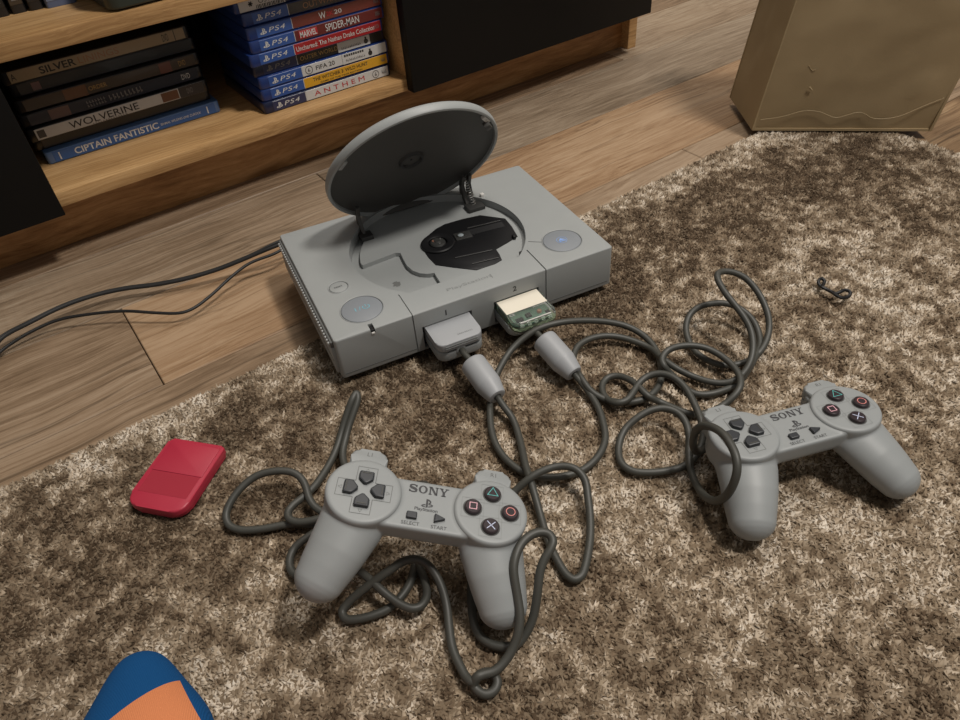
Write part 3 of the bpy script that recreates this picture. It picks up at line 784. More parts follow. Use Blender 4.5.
for bx, by, br in ((.034, .0305, .0192), (.0255, .072, .0092), (.2365, .0330, .0192)):
    cuts.append(prism(circ(bx, by, br, 56), KZ - .0012, KZ + .01))
me = box(-.0065, -.0004, -.003, .0065, .0004, .003); me.transform(Matrix.Rotation(-.62, 4, 'Z')); me.transform(Matrix.Translation((.2135, .0445, KZ)))
cuts.append(me)
cuts.append(box(.0312, -.002, KZ - .0045, .0352, .0075, KZ + .004))
shell = boolean(shell, cuts)
K('upper_shell', shell, M['grey'], angle=30)
K('lower_shell', prism(rrect(.002, .002, .268, .186, .006, 5), .0045, .0068, 0, .001), plastic('lower_shell_grey', (.225, .235, .23), .5, .04))
for fx in (.03, .24):
    for fy in (.025, .163):
        K('rubber_foot', lathe([(0, 0), (.0065, 0), (.007, .001), (.007, .0052), (0, .0052)], 20, fx, fy), M['dark'])
for px0, px1 in ((.0765, .1245), (.1465, .1925)):
    K('port', box(px0 + .0004, .0070, KZ - .0421, px1 - .0004, .0092, KZ - .0169), M['black_matte'])
text('port_number', '1', (.1000, -.00045, KZ - .0092), M['ink'], CON, 'front', height=.0056, bold=.03)
text('port_number', '2', (.1680, -.00045, KZ - .0090), M['ink'], CON, 'front', height=.0056, bold=.03)
# buttons
def round_button(name, x, y, r, mat):
    t = link(name, lathe([(0, .0012), (r - .0012, .0013), (r - .0004, .0010), (r, .0002), (r, -.0012)], 56), mat, CON, loc=(x, y, KZ - .0008))
    link('rim', lathe([(r + .0003, -.001), (r + .0003, .0010), (r + .0009, .0013), (r + .0014, .0008), (r + .0014, -.001)], 56), M['grey'], t)
    return t
pb = round_button('power_button', .034, .0305, .0183, M['button_disc'])
text('symbol', 'I /', (-.0032, .0008, .00142), M['cyan'], pb, height=.0052)
ov = strip_poly(ribbon([(.0031 * math.cos(a), .0026 * math.sin(a)) for a in [2.2 + k * (2 * PI - 1.25) / 20 for k in range(21)]], .00035) + [((-.0003, .0), (.0003, .0), (.0003, .0036), (-.0003, .0036))])
link('symbol', ov, M['cyan'], pb, smooth=False, loc=(.0042, .0008, .00142))
rb = round_button('reset_button', .0255, .072, .0085, M['grey'])
text('symbol', 'RESET', (0, 0, .00142), M['ink'], rb, width=.0078, height=.0020)
ob = round_button('open_button', .2365, .033, .0183, M['button_disc'])
ey = strip_poly([((-.0034, .0), (.0034, .0), (0, .0038)), ((-.0034, -.0019), (.0034, -.0019), (.0034, -.0007), (-.0034, -.0007))] + ring_poly(circ(0, .0005, .0052, 28), circ(0, .0005, .0048, 28)))
link('symbol', ey, M['blueink'], ob, smooth=False, loc=(0, 0, .00142))
# status lamp notch on the front edge
K('status_lamp', box(.0316, .0002, KZ - .0044, .0348, .0072, KZ - .0012, .0004, 1), M['black'])
K('status_lamp_tip', box(.0318, -.0010, KZ - .0052, .0346, .0006, KZ - .0036, .0002, 1), M['white'])
# faint embossed name on the front strip and a scuff in the finger recess
text('embossed_name', 'PlayStation', (.1310, .0168, KZ + .0001), M['pale_line'], CON, width=.043, height=.0052)
K('strip_line', box(.1530, .0135, KZ - .0002, .1534, .0195, KZ + .0002), M['line'])
K('scuff_mark', xf(strip_poly([[(.0035 * (1 + .45 * math.sin(k * 2.3)) * math.cos(k * PI / 8), .0045 * (1 + .35 * math.sin(k * 3.1)) * math.sin(k * PI / 8)) for k in range(16)]]), Matrix.Translation((.078, .066, KZ - .01235))), plastic('scuffed_grey', (.13, .135, .13), .7, .4), smooth=False)
# vents along the left side: louvre ribs
ribs = []
for k in range(40):
    y = .006 + k * .00445
    ribs.append(box(-.0054, y, KZ - .0085, .0006, y + .0022, KZ - .0040, .0005, 1))
o = K('vent_ribs', join(ribs), plastic('vent_rib_grey', (.36, .37, .365), .45, .03)); o['kind'] = 'stuff'
K('vent_slot', box(-.0036, .004, KZ - .0092, .0006, .184, KZ - .0030, .0004, 1), M['line'])
K('side_skirt', box(-.0042, .0035, KZ - .0370, .0010, .1845, KZ - .0092, .0010, 2), M['grey'])
K('side_groove', box(-.0044, .004, KZ - .0230, .0004, .184, KZ - .0222), M['line'])
K('front_seam_line', box(.002, -.0006, KZ - .0382, .0690, .0003, KZ - .0376), M['line'])
K('front_seam_line', box(.2010, -.0006, KZ - .0382, .268, .0003, KZ - .0376), M['line'])

# optical drive: black plate with spindle, lens sled and rail slot
DZ = KZ - .008
plate = [(.1446, .1275), (.1560, .1310), (.1760, .1300), (.1943, .1275), (.2136, .1080), (.2122, .0900), (.2091, .0720), (.1960, .0675), (.1802, .0630), (.1795, .0530), (.1776, .0440), (.1640, .0400), (.1495, .0415), (.1330, .0560), (.1195, .0690), (.1185, .0850), (.1190, .1040), (.1290, .1180)]
drv = K('optical_drive', prism(plate, DZ - .001, DZ + .0007, .0004), M['black'])
def D(name, me, mat, **kw): return link(name, me, mat, drv, **kw)
D('hub_ring', lathe([(.0095, DZ + .0006), (.0095, DZ + .0030), (.0105, DZ + .0036), (.0158, DZ + .0034), (.0168, DZ + .0024), (.0168, DZ + .0002)], 44, .1352, .1000), M['black'])
D('spindle', lathe([(0, DZ + .0052), (.0028, DZ + .0052), (.0035, DZ + .0044), (.0068, DZ + .0040), (.0078, DZ + .0026), (.0078, DZ)], 30, .1352, .1000), M['dark'])
for k in range(3):
    a = .6 + k * 2 * PI / 3
    D('spindle_ball', lathe([(0, .0011), (.0008, .0008), (.0011, 0), (.0008, -.0008), (0, -.0011)], 12), M['copper'] if k == 1 else M['metal'], loc=(.1352 + .0046 * math.cos(a), .1000 + .0046 * math.sin(a), DZ + .0046))
def orient(me, x, y, ang): return xf(xf(me, Matrix.Rotation(ang, 4, 'Z')), Matrix.Translation((x, y, 0)))
D('rail_slot', orient(box(-.0180, -.0048, DZ + .0005, .0180, .0048, DZ + .0009), .1890, .1010, -.10), M['black_matte'])
D('lens_sled', orient(box(-.0085, -.0065, DZ, .0085, .0065, DZ + .0020, .0006), .1625, .1005, -.10), M['dark'])
D('lens', lathe([(0, DZ + .0036), (.0018, DZ + .0033), (.0030, DZ + .0024), (.0030, DZ + .0018)], 22, .1605, .1010), plastic('lens_glass', (.30, .34, .36), .08, .02, coat=1))
D('lens_ring', lathe([(.0031, DZ + .0018), (.0031, DZ + .0026), (.0042, DZ + .0026), (.0042, DZ + .0018)], 24, .1605, .1010), M['metal'])
D('guide_rail', tube([(.1400, .0690, DZ + .0012), (.1765, .0625, DZ + .0012)], .0006, 8), M['dark'])
D('guide_rail', tube([(.1500, .0515, DZ + .0012), (.1760, .0480, DZ + .0012)], .0006, 8), M['dark'])
D('guide_rail', tube([(.1720, .1105, DZ + .0012), (.2070, .1060, DZ + .0012)], .0006, 8), M['dark'])
K('lid_switch', box(.1938, .0365, DZ, .1972, .0405, DZ + .0062, .0006), M['dark'])
K('disc_stop', box(.203, .0685, DZ, .2058, .0735, DZ + .0040, .0006), M['black'])

# lid
LT = 34.2
lid_prof = [(.0832, -.0060), (.0836, -.0006), (.0850, 0), (.0863, -.0006), (.0869, -.0020), (.0869, -.0060), (.0859, -.0085), (.0835, -.0104), (.0700, -.0126), (.0400, -.0146), (0, -.0152)]
lm = lathe(lid_prof, 96)
bm = bmesh.new(); bm.from_mesh(lm)
bmesh.ops.bisect_plane(bm, geom=list(bm.verts) + list(bm.edges) + list(bm.faces), plane_co=(0, -.0810, 0), plane_no=(0, -1, 0), clear_outer=True)
lm = bm_mesh(bm)
lid = link('lid', lm, M['grey'], CON, loc=(.1333, .1335, KZ + .0606), rot=(math.radians(90 + LT), 0, 0), angle=40)
pm = lathe([(0, -.0092), (.030, -.0090), (.060, -.0080), (.0760, -.0066), (.0815, -.0050), (.0834, -.0036), (.0834, -.0062), (.076, -.0085), (.06, -.0100), (0, -.0112)], 96)
bm = bmesh.new(); bm.from_mesh(pm)
bmesh.ops.bisect_plane(bm, geom=list(bm.verts) + list(bm.edges) + list(bm.faces), plane_co=(0, -.0810, 0), plane_no=(0, -1, 0), clear_outer=True)
link('inner_panel', bm_mesh(bm), M['panel'], lid)
link('disc_clamp', lathe([(0, -.0108), (.0060, -.0106), (.0090, -.0090), (.0100, -.0064), (.0118, -.0064), (.0132, -.0092)], 40), M['dark'], lid)
link('clamp_pin', lathe([(0, -.0086), (.0010, -.0088), (.0014, -.0104)], 14), M['black'], lid)
link('rear_flange', box(-.030, -.0815, -.012, .030, -.0795, .0004, .0006), M['panel'], lid)
for sx, nm in ((-1, 'side_tab'), (1, 'side_tab')):
    a = math.radians(152 if sx < 0 else 38)
    me = box(-.006, -.0024, -.0030, .006, .0016, .0004, .0005); me.transform(Matrix.Rotation(a + PI / 2, 4, 'Z')); me.transform(Matrix.Translation((.0815 * math.cos(a), .0815 * math.sin(a), 0)))
    link(nm, me, M['grey'] if sx < 0 else M['white'], lid)
me = box(-.0045, -.0030, -.0010, .0045, .0030, .0045, .0006); a = math.radians(33); me.transform(Matrix.Rotation(a + PI / 2, 4, 'Z')); me.transform(Matrix.Translation((.0795 * math.cos(a), .0795 * math.sin(a), 0)))
link('latch', me, M['panel'], lid)
# hinge arms (console space): from the lid's lower part down into the well
def arm(x):
    y0, z0 = .1505, DZ + .001
    v = []
    prof = [(.1470, DZ), (.1560, DZ), (.1680, KZ + .002), (.1665, KZ + .014), (.1600, KZ + .024), (.1560, KZ + .023), (.1600, KZ + .012), (.1570, KZ + .002)]
    bm = bmesh.new()
    A_ = [bm.verts.new((x - .0016, y, z)) for y, z in prof]; B_ = [bm.verts.new((x + .0016, y, z)) for y, z in prof]
    bm.faces.new(A_); bm.faces.new(B_[::-1])
    for i in range(len(prof)): bm.faces.new((A_[i], B_[i], B_[(i + 1) % len(prof)], A_[(i + 1) % len(prof)]))
    return bm_mesh(bm)
K('hinge_arm', arm(.0765), M['panel']); K('hinge_arm', arm(.1915), M['panel']); K('hinge_arm', arm(.1990), M['panel'])
K('hinge_block', box(.186, .136, DZ, .2050, .150, DZ + .0045, .001), M['dark'])
K('hinge_block', box(.071, .144, DZ - .002, .0840, .156, DZ + .0045, .001), M['dark'])
sp_ = [(.1953 + .0022 * math.cos(t * 1.6), .1440 + .0030 * t / 22 * 3 + .0022 * math.sin(t * 1.6) * .6, DZ + .003 + t * .00050) for t in [k * .25 for k in range(200)]]
K('hinge_spring', tube(sp_, .00042, 5), M['metal'])
K('hinge_pin', xf(box(-.0020, -.0020, -.002, .0020, .0020, .002, .0005), Matrix.Translation((.2075, .1490, KZ + .0012))), M['white'])
# rear sockets
K('power_socket', box(.020, .1870, .018, .040, .1895, .034, .001), M['black'])
K('video_socket', box(.075, .1870, .018, .105, .1895, .034, .001), M['black'])

# ---------------------------------------------------------------- memory cards
def card_outline(w, ln, r=.008): return rrect(0, 0, w, ln, 0, 6, (r, r, .001, .001))
t = empty('memory_card', CON.matrix_basis @ Vector((.0788, -.0315, KZ - .0262)), (0, 0, -TH), 'plain grey memory card in the port marked 1', 'memory card')
link('body', prism(card_outline(.0430, .0380), .0006, .0085, .0012, .0008, 3), M['grey_card'], t)
link('ridge', box(.006, -.0005, .0030, .037, .0010, .0042, .0004), M['pale_line'], t)
link('ridge', box(.006, -.0005, .0052, .037, .0010, .0062, .0004), M['pale_line'], t)
illegible('embossed_mark', .0290, .0085, .015, .0018, 9, M['pale_line'], t, face='up', y=.0086, seed=5)

t = empty('memory_card', CON.matrix_basis @ Vector((.1478, -.0405, KZ - .0268)), (0, 0, -TH), 'clear green memory card with a cream label in the port marked 2', 'memory card')
link('body', prism(card_outline(.0430, .0470), 0, .0090, .0014, .0012, 3), M['green_clear'], t)
link('circuit_board', prism(rrect(.0036, .0066, .0394, .0445, .005, 4), .0030, .0042), M['pcb'], t)
link('inner_tray', prism(rrect(.0022, .0022, .0408, .0450, .005, 4), .0008, .0016), plastic('pale_green_tray', (.22, .27, .17), .5, .1), t)
link('label_sticker', box(.0012, .0195, .00895, .0420, .0400, .00925, .0001, 1), M['cream'], t)
link('chip', box(.006, .008, .0042, .0125, .013, .0062, .0003, 1), M['chip'], t)
link('chip', box(.0165, .0100, .0042, .0215, .0150, .0068, .0003, 1), M['chip'], t)
link('screw', lathe([(0, .0072), (.0018, .0072), (.0022, .0066), (.0022, .0042)], 18, .0300, .0128), M['copper'], t)
link('chip', box(.0345, .007, .0042, .0385, .011, .0058, .0003, 1), M['chip'], t)
link('front_ridge', tube([(.0065, .0030, .0094), (.0365, .0030, .0094)], .0006, 8), M['white'], t)
for k in range(5):
    link('contact', box(.0065 + k * .0068, .0024, .0042, .0100 + k * .0068, .0046, .0056, .0002, 1), plastic('pale_contact', (.40, .48, .40), .4, .1), t)
text('printed_mark', 'CE', (.0052, .0168, .0092), INK_W, t, width=.005, height=.0026)
illegible('printed_mark', .0330, .0178, .0130, .0013, 9, INK_W, t, face='up', y=.0092, seed=6)

t = empty('memory_card', (-.1540, -.0145, RT + .0006), (0, 0, -.868), 'red memory card lying flat on the rug', 'memory card')
def rm(me): return xf(me, Matrix.Translation((-.0275, -.0330, 0)))
link('lower_shell', rm(prism(rrect(.0033, .0008, .0517, .0652, 0, 7, (.011, .011, .003, .003)), 0, .0040, 0, .001)), M['red_card'], t)
link('upper_shell', rm(prism(rrect(.0025, 0, .0525, .0660, 0, 7, (.0115, .0115, .0035, .0035)), .0040, .0090, .0016, 0, 3)), M['red_card'], t)
link('label_area', rm(box(.0065, .0130, .0088, .0485, .0330, .00915, .0001, 1)), M['red_label'], t)
link('upper_plate', rm(prism(rrect(.0055, .0335, .0495, .0635, 0, 4, (.001, .001, .003, .003)), .0088, .0096, .0003)), M['red_card'], t)

# ---------------------------------------------------------------- controllers
CZ = .045                         # face height above the controller's own base
LX, LR = .0405, .0242             # pod centre, pod radius
def sphere_loft(path):
    """path [(x,y,z,rx,rz)] : ellipse sections square to the path, closed with rounded ends"""
    v = []; f = []; n = 72
    P = [Vector(p[:3]) for p in path]
    for i, p in enumerate(path):
        T = (P[min(i + 1, len(P) - 1)] - P[max(i - 1, 0)]).normalized()
        X = Vector((0, 0, 1)).cross(T)
        X = X.normalized() if X.length > 1e-4 else Vector((1, 0, 0))
        Z = T.cross(X)
        for k in range(n):
            a = 2 * PI * k / n
            v.append(P[i] + X * (p[3] * math.cos(a)) + Z * (p[4] * math.sin(a)))
    m = len(path)
    for i in range(m - 1):
        for k in range(n):
            f.append((i * n + k, i * n + (k + 1) % n, (i + 1) * n + (k + 1) % n, (i + 1) * n + k))
    f.append(tuple(range(n))[::-1]); f.append(tuple((m - 1) * n + k for k in range(n)))
    return mesh_from('loft', v, f)

def grip(s):
    pts = [(.0395, .004, -.0140), (.0420, -.006, -.0150), (.0455, -.018, -.0180), (.0500, -.030, -.0235), (.0540, -.0395, -.0285), (.0567, -.0462, -.0317)]
    rad = [(.0215, .0120), (.0218, .0135), (.0205, .0145), (.0188, .0146), (.0172, .0142), (.0158, .0132)]
    path = [(s * p[0], p[1], p[2] + CZ, r[0], r[1]) for p, r in zip(pts, rad)]
    d = (Vector(pts[-1]) - Vector(pts[-2])).normalized(); d.x *= s
    e = Vector((s * pts[-1][0], pts[-1][1], pts[-1][2] + CZ))
    for a in (15, 30, 45, 58, 70, 80, 86):
        c = math.radians(a)
        q = e + d * (.0140 * math.sin(c))
        path.append((q.x, q.y, q.z, .0158 * math.cos(c), .0132 * math.cos(c)))
    return sphere_loft(path)

def controller_body():
    ms = []
    for s in (-1, 1):
        ms.append(prism(circ(s * LX, 0, LR - .0004, 48), CZ - .0230, CZ - .0014, .0025, .006, 3))
        ms.append(grip(s))
        ms.append(prism(rrect(s * LX - .0125, .0, s * LX + .0125, .0290, .004, 3), CZ - .0250, CZ - .0080, .002, .003))
    ms.append(prism(rrect(-.030, -.0205, .030, .0158, .003, 3), CZ - .0185, CZ - .0026, .0018, .005, 3))
    return remesh(join(ms), .00080, 9)

BODY = controller_body()
POD = lathe([(0, 0), (LR - .0034, 0), (LR - .0020, -.0001), (LR - .0010, -.0006), (LR - .0004, -.0016), (LR - .0002, -.0030), (LR - .0003, -.0085)], 64)
BTN = lathe([(0, .0026), (.0046, .0026), (.0052, .0022), (.0055, .0012), (.0056, -.001)], 32)
WELL = lathe([(.0056, .0002), (.0060, .0003), (.0063, .0001)], 32)
key_o = [(-.0041, .0046), (-.0047, .0038), (-.0047, -.0004), (-.0042, -.0014), (-.0008, -.0044), (.0008, -.0044), (.0042, -.0014), (.0047, -.0004), (.0047, .0038), (.0041, .0046)][::-1]
KEY = prism(key_o, -.0005, .0028, .0009, 0, 2)
KEY_LIP = box(-.0030, .0026, .0027, .0030, .0033, .0030, .0001, 1)
cross = []
def sq_ring(x0, y0, x1, y1, w): return ring_poly([(x0, y0), (x1, y0), (x1, y1), (x0, y1)], [(x0 + w, y0 + w), (x1 - w, y0 + w), (x1 - w, y1 - w), (x0 + w, y1 - w)])
CROSS = strip_poly(ribbon([(-.0062, .0062), (-.0062, .0172), (.0062, .0172), (.0062, .0062)], .00022) + ribbon([(-.0062, -.0062), (-.0062, -.0172), (.0062, -.0172), (.0062, -.0062)], .00022)
                   + ribbon([(-.0062, .0062), (-.0172, .0062), (-.0172, -.0062), (-.0062, -.0062)], .00022) + ribbon([(.0062, .0062), (.0172, .0062), (.0172, -.0062), (.0062, -.0062)], .00022))
def tri_ring(r, w, rot=PI / 2):
    o = [(r * math.cos(rot + k * 2 * PI / 3), r * math.sin(rot + k * 2 * PI / 3)) for k in range(3)]
    i = [((r - 2 * w) * math.cos(rot + k * 2 * PI / 3), (r - 2 * w) * math.sin(rot + k * 2 * PI / 3)) for k in range(3)]
    return ring_poly(o, i)
SYM = {'tri': strip_poly(tri_ring(.0043, .00036)),
       'circ': strip_poly(ring_poly(circ(0, 0, .0031, 32), circ(0, 0, .0026, 32))),
       'cross': strip_poly(ribbon([(-.0026, -.0026), (.0026, .0026)], .00028) + ribbon([(-.0026, .0026), (.0026, -.0026)], .00028)),
       'square': strip_poly(sq_ring(-.0025, -.0025, .0025, .0025, .0005))}
ARROWS = strip_poly([q for k in range(4) for q in [tuple((math.cos(k * PI / 2) * x - math.sin(k * PI / 2) * y, math.sin(k * PI / 2) * x + math.cos(k * PI / 2) * y) for x, y in r) for r in [tuple((x, y + .0148) for x, y in rr) for rr in tri_ring(.0016, .0002)]]])
BTN_FRAME = strip_poly([q for (x, y) in ((0, .01204), (.01204, 0), (0, -.01204), (-.01204, 0)) for q in sq_ring(x - .0072, y - .0072, x + .0072, y + .0072, .00022)])
SHOULDER = prism(rrect(-.0122, .0, .0122, .0158, 0, 5, (0, 0, .006, .006)), -.0085, 0, .0022, .001, 3)
SHOULDER2 = prism(rrect(-.0118, .0, .0118, .0150, 0, 5, (0, 0, .005, .005)), -.0175, -.0092, .001, .0015, 2)
SELKEY = prism(rrect(-.0033, -.0023, .0033, .0023, .0007, 3), -.0005, .0022, .0006)
STAKEY = prism([(-.0033, -.0026), (-.0028, -.0029), (.0034, -.0003), (.0034, .0003), (-.0028, .0029), (-.0033, .0026)], -.0005, .0022, .0006)
SLAB = slab_logo(); SLAB.transform(Matrix.Diagonal((.0053, .0060, 1, 1)))
PSL = ps_mark(); PSL.transform(Matrix.Diagonal((.0066, .0066, 1, 1)))
T_PS = text_mesh('PlayStation', width=.0146, height=.0030, bold=.012)
T_SEL = text_mesh('SELECT', width=.0112, height=.0024)
T_STA = text_mesh('START', width=.0098, height=.0024)
T_L = text_mesh('L1', height=.0030); T_R = text_mesh('R1', height=.0030)

def bead_mesh(a, b, r):
    a = Vector(a); b = Vector(b); L = (b - a).length
    prof = [(0, 0), (r * .88, 0), (r * .97, .0010), (r, .0025), (r * 1.0, L * .64), (r * .985, L * .67), (r * .95, L * .70), (r * .74, L * .95), (r * .68, L * .99), (r * .58, L), (.0036, L), (.0030, L - .002)]
    me = lathe(prof, 36)
    q = (b - a).to_track_quat('Z', 'Y').to_matrix().to_4x4(); q.translation = a
    return xf(me, q)

def build_controller(pos, eul, label, cable, bead, plug_x, lead, name='controller'):
    Mw = Matrix.Translation(Vector(pos)) @ Euler(eul, 'XYZ').to_matrix().to_4x4() @ Matrix.Translation((0, 0, -CZ))
    t = empty(name, label=label, cat='controller', group='grey game controllers')
    t.matrix_basis = Mw
    inv = Mw.inverted()
    def P(nm, me, mat, loc=None, rot=None, parent=None, **kw): return link(nm, me, mat, parent or t, loc=loc, rot=rot, **kw)
    P('body', BODY, M['grey2'], angle=60)
    for s in (-1, 1):
        pod = P('button_pod', POD, M['grey2'], (s * LX, 0, CZ))
        P('shoulder_button', SHOULDER, M['grey2'], (s * (LX + .0010), .0195, CZ - .0052))
        P('shoulder_button', SHOULDER2, M['grey2'], (s * (LX + .0010), .0190, CZ - .0052))
        P('shoulder_mark', T_L if s < 0 else T_R, M['line'], (s * (LX + .0010), .0315, CZ - .0051), smooth=False)
        if s < 0:
            P('key_outline', CROSS, M['line'], (0, 0, .00012), parent=pod, smooth=False)
            P('arrow_print', ARROWS, M['line'], (0, 0, .00012), parent=pod, smooth=False)
            for k in range(4):
                a = k * PI / 2
                key = P('direction_key', KEY, M['key'], angle=20, loc=(s * LX - math.sin(a) * .0083, math.cos(a) * .0083, CZ), rot=(0, 0, a))
                P('key_lip', KEY_LIP, M['cord'], parent=key)
        else:
            P('button_outline', BTN_FRAME, M['pale_line'], (0, 0, .00012), parent=pod, smooth=False)
            for nm, dx, dy, cap, ink in (('tri', 0, 1, 'navykey', 't_green'), ('circ', 1, 0, 'brownkey', 't_red'), ('cross', 0, -1, 'navykey', 't_blue'), ('square', -1, 0, 'brownkey', 't_pink')):
                bt = P('action_button', BTN, M[cap], angle=20, loc=(s * LX + dx * .01204, dy * .01204, CZ))
                P('symbol', SYM[nm], M[ink], (0, 0, .00268), parent=bt, smooth=False)
                P('button_rim', WELL, M['line'], (0, 0, 0), parent=bt)
    fz = CZ - .00245
    P('select_button', SELKEY, M['key'], angle=20, loc=(-.0088, -.0114, fz))
    P('start_button', STAKEY, M['key'], angle=20, loc=(.0086, -.0109, fz))
    P('maker_print', SLAB, M['ink'], (0, .0093, fz), smooth=False)
    P('logo_print', PSL, M['ink'], (0, -.0006, fz), smooth=False)
    P('name_print', T_PS, M['ink'], (-.0004, -.0056, fz), smooth=False)
    P('select_print', T_SEL, M['ink'], (-.0090, -.0165, fz), smooth=False)
    P('start_print', T_STA, M['ink'], (.0088, -.0166, fz), smooth=False)
    # cord, ferrite bead and plug (given in world space)
    pts = [inv @ (Vector(p) * mm) for p in cable]
    rear = [Vector((-.002, .030, CZ - .026)), Vector((0, .021, CZ - .018)), Vector((0, .012, CZ - .014))]
    path = relax(catmull(pts + rear, 6), 3)
    P('cord', tube(path, .00285, 12), M['cord'])
    P('ferrite_bead', xf(bead_mesh(bead[0], bead[1], .0112), inv), M['grey_card'])
    P('cord_lead', xf(tube(relax(catmull(lead, 8), 2), .0028, 12), inv), M['cord'])
    W = CON.matrix_basis
    pl = prism(rrect(0, 0, .0435, .0380, 0, 6, (.009, .009, .001, .001)), 0, .0108, .0022, .0032, 3)
    pl = xf(pl, inv @ W @ Matrix.Translation((plug_x, -.0305, KZ - .0388)))
    pg = P('plug', pl, M['grey2'])
    c = W @ Vector((plug_x + .0200, -.0302, KZ - .0300))
    gm = lathe([(.0028, .0012), (.0042, .0012), (.0048, 0), (.0048, -.003)], 20)
    gm = xf(gm, inv @ W @ Matrix.Translation((plug_x + .0205, -.0300, KZ - .0290)) @ Matrix.Rotation(PI / 2, 4, 'X'))
    P('cord_collar', gm, M['grey2'], parent=pg)
    return t

W_ = CON.matrix_basis
lead1 = [W_ @ Vector((.0993, -.026, KZ - .0290)), W_ @ Vector((.0993, -.034, KZ - .0285)), Vector((.0900, -.0560, .0320)), Vector((.0894, -.0675, .0310)), Vector((.0888, -.0750, .0295))]
build_controller((-.0312, -.1970, .0758), (.0317, .2644, -.6753), 'grey game controller tilted on its cord, nearest the red memory card', CABLE_A, ((.0891, -.0690, .0313), (.0861, -.1079, .0225)), .0788, lead1)
lead2 = [W_ @ Vector((.1683, -.026, KZ - .0290)), W_ @ Vector((.1683, -.033, KZ - .0290)), Vector((.1545, -.0725, .0330)), Vector((.1532, -.0820, .0330)), Vector((.1531, -.0900, .0315))]
build_controller((.2167, -.2871, .0555), (-.0435, .0203, -.3452), 'grey game controller lying flat on the right, a cord loop over its left grip', CABLE_B, ((.1532, -.0855, .0325), (.1530, -.1262, .0210)), .1478, lead2)

# ---------------------------------------------------------------- cords behind the console
def behind(path, x):
    e = [CON.matrix_basis @ Vector((x * .6 + .012, .232, .018)), CON.matrix_basis @ Vector((x, .214, .022)), CON.matrix_basis @ Vector((x, .1895, .0255))]
    return [Vector(p) * mm for p in path] + e
av = relax(catmull(behind(AV, .090), 8), 2)
n = len(av); s1 = []; s2 = []
for i, p in enumerate(av):
    d = (av[min(i + 1, n - 1)] - av[max(i - 1, 0)]).normalized(); side = Vector((-d.y, d.x, 0)).normalized()
    g = .0016 + (.0022 if .70 < i / n < .90 else 0) * math.sin((i / n - .7) / .2 * PI)
    s1.append(p + side * g); s2.append(p - side * g + Vector((0, 0, .0006)))
CBLK = plastic('black_cord_rubber', (.009, .009, .009), .6, .1)
t = empty('video_cord', Vector(AV[0]) * mm, label='thick black twin cord leaving the back of the console', cat='cord')
T_ = Matrix.Translation(-Vector(AV[0]) * mm)
link('strand', xf(tube(s1, .0019, 9), T_), CBLK, t); link('strand', xf(tube(s2, .0019, 9), T_), CBLK, t)
link('connector', xf(box(-.013, -.001, -.007, .013, .014, .007, .0015), T_ @ CON.matrix_basis @ Matrix.Translation((.090, .1895, .0255))), CBLK, t)
pw = relax(catmull(behind(POWER, .030), 8), 2)
t = empty('power_cord', Vector(POWER[0]) * mm, label='thin black cord curving nearest the camera on the bare floor', cat='cord')
T_ = Matrix.Translation(-Vector(POWER[0]) * mm)
link('strand', xf(tube(pw, .0016, 9), T_), CBLK, t)
link('connector', xf(box(-.008, -.001, -.006, .008, .016, .006, .0015), T_ @ CON.matrix_basis @ Matrix.Translation((.030, .1895, .0255))), CBLK, t)

tie = relax(catmull([Vector(p) * mm for p in TIE], 6), 1)
T_ = Matrix.Translation(-Vector((TIE[0][0], TIE[0][1], 12)) * mm)
o = link('hair_tie', xf(tube(tie, .0016, 8), T_), M['black'], loc=Vector((TIE[0][0], TIE[0][1], 12)) * mm)
tag(o, 'tiny black looped elastic lying alone on the rug', 'hair tie')

# ---------------------------------------------------------------- cardboard box
BX = Vector((.6335, .0790, RT)); BU = Vector((.153, -.150, 0)); BW = BU.length; ang = math.atan2(BU.y, BU.x)
CB = cardboard('brown_cardboard', (.335, .25, .14)); CBE = cardboard('pale_cardboard_edge', (.40, .31, .18))
bt = empty('cardboard_box', BX, (0, 0, ang), 'worn brown cardboard box standing on the corner of the rug', 'box')
BD, BH = .105, .34
SHEAR = Matrix(((1, -.17, .13, 0), (0, 1, .0, 0), (0, 0, 1, 0), (0, 0, 0, 1)))
def sheet(fn, nu, nv, thick, seed, amp=.0009):
    """slightly uneven cardboard sheet: fn(u, v) -> point, with real thickness"""
    rg = np.random.default_rng(seed)
    g = rg.normal(0, 1, (nu + 1, nv + 1))
    v = []; f = []
    nrm = (fn(1, 0) - fn(0, 0)).cross(fn(0, 1) - fn(0, 0)).normalized()
    for i in range(nu + 1):
        for j in range(nv + 1):
            u, w = i / nu, j / nv
            edge = min(u, 1 - u, w * 1.6, 1 - w)
            k = amp * min(1, edge * 6)
            v.append(fn(u, w) + nrm * (k * (g[i, j] + 1.2 * math.sin(u * 5 + seed) * math.sin(w * 4))))
    m = len(v)
    v += [p - nrm * thick for p in v]
    I = lambda i, j: i * (nv + 1) + j
    for i in range(nu):
        for j in range(nv):
            f.append((I(i, j), I(i + 1, j), I(i + 1, j + 1), I(i, j + 1)))
            f.append((m + I(i, j), m + I(i, j + 1), m + I(i + 1, j + 1), m + I(i + 1, j)))
    for i in range(nu):
        f.append((I(i, 0), m + I(i, 0), m + I(i + 1, 0), I(i + 1, 0))); f.append((I(i, nv), I(i + 1, nv), m + I(i + 1, nv), m + I(i, nv)))
    for j in range(nv):
        f.append((I(0, j), I(0, j + 1), m + I(0, j + 1), m + I(0, j))); f.append((I(nu, j), m + I(nu, j), m + I(nu, j + 1), I(nu, j + 1)))
    return xf(mesh_from('sheet', v, f), SHEAR)
V3 = lambda x, y, z: Vector((x, y, z))
fp = link('front_panel', sheet(lambda u, w: V3(u * BW, -.0006 + .0035 * (1 - w) ** 8, .0012 + w * BH), 16, 24, .003, 3), CB, bt)
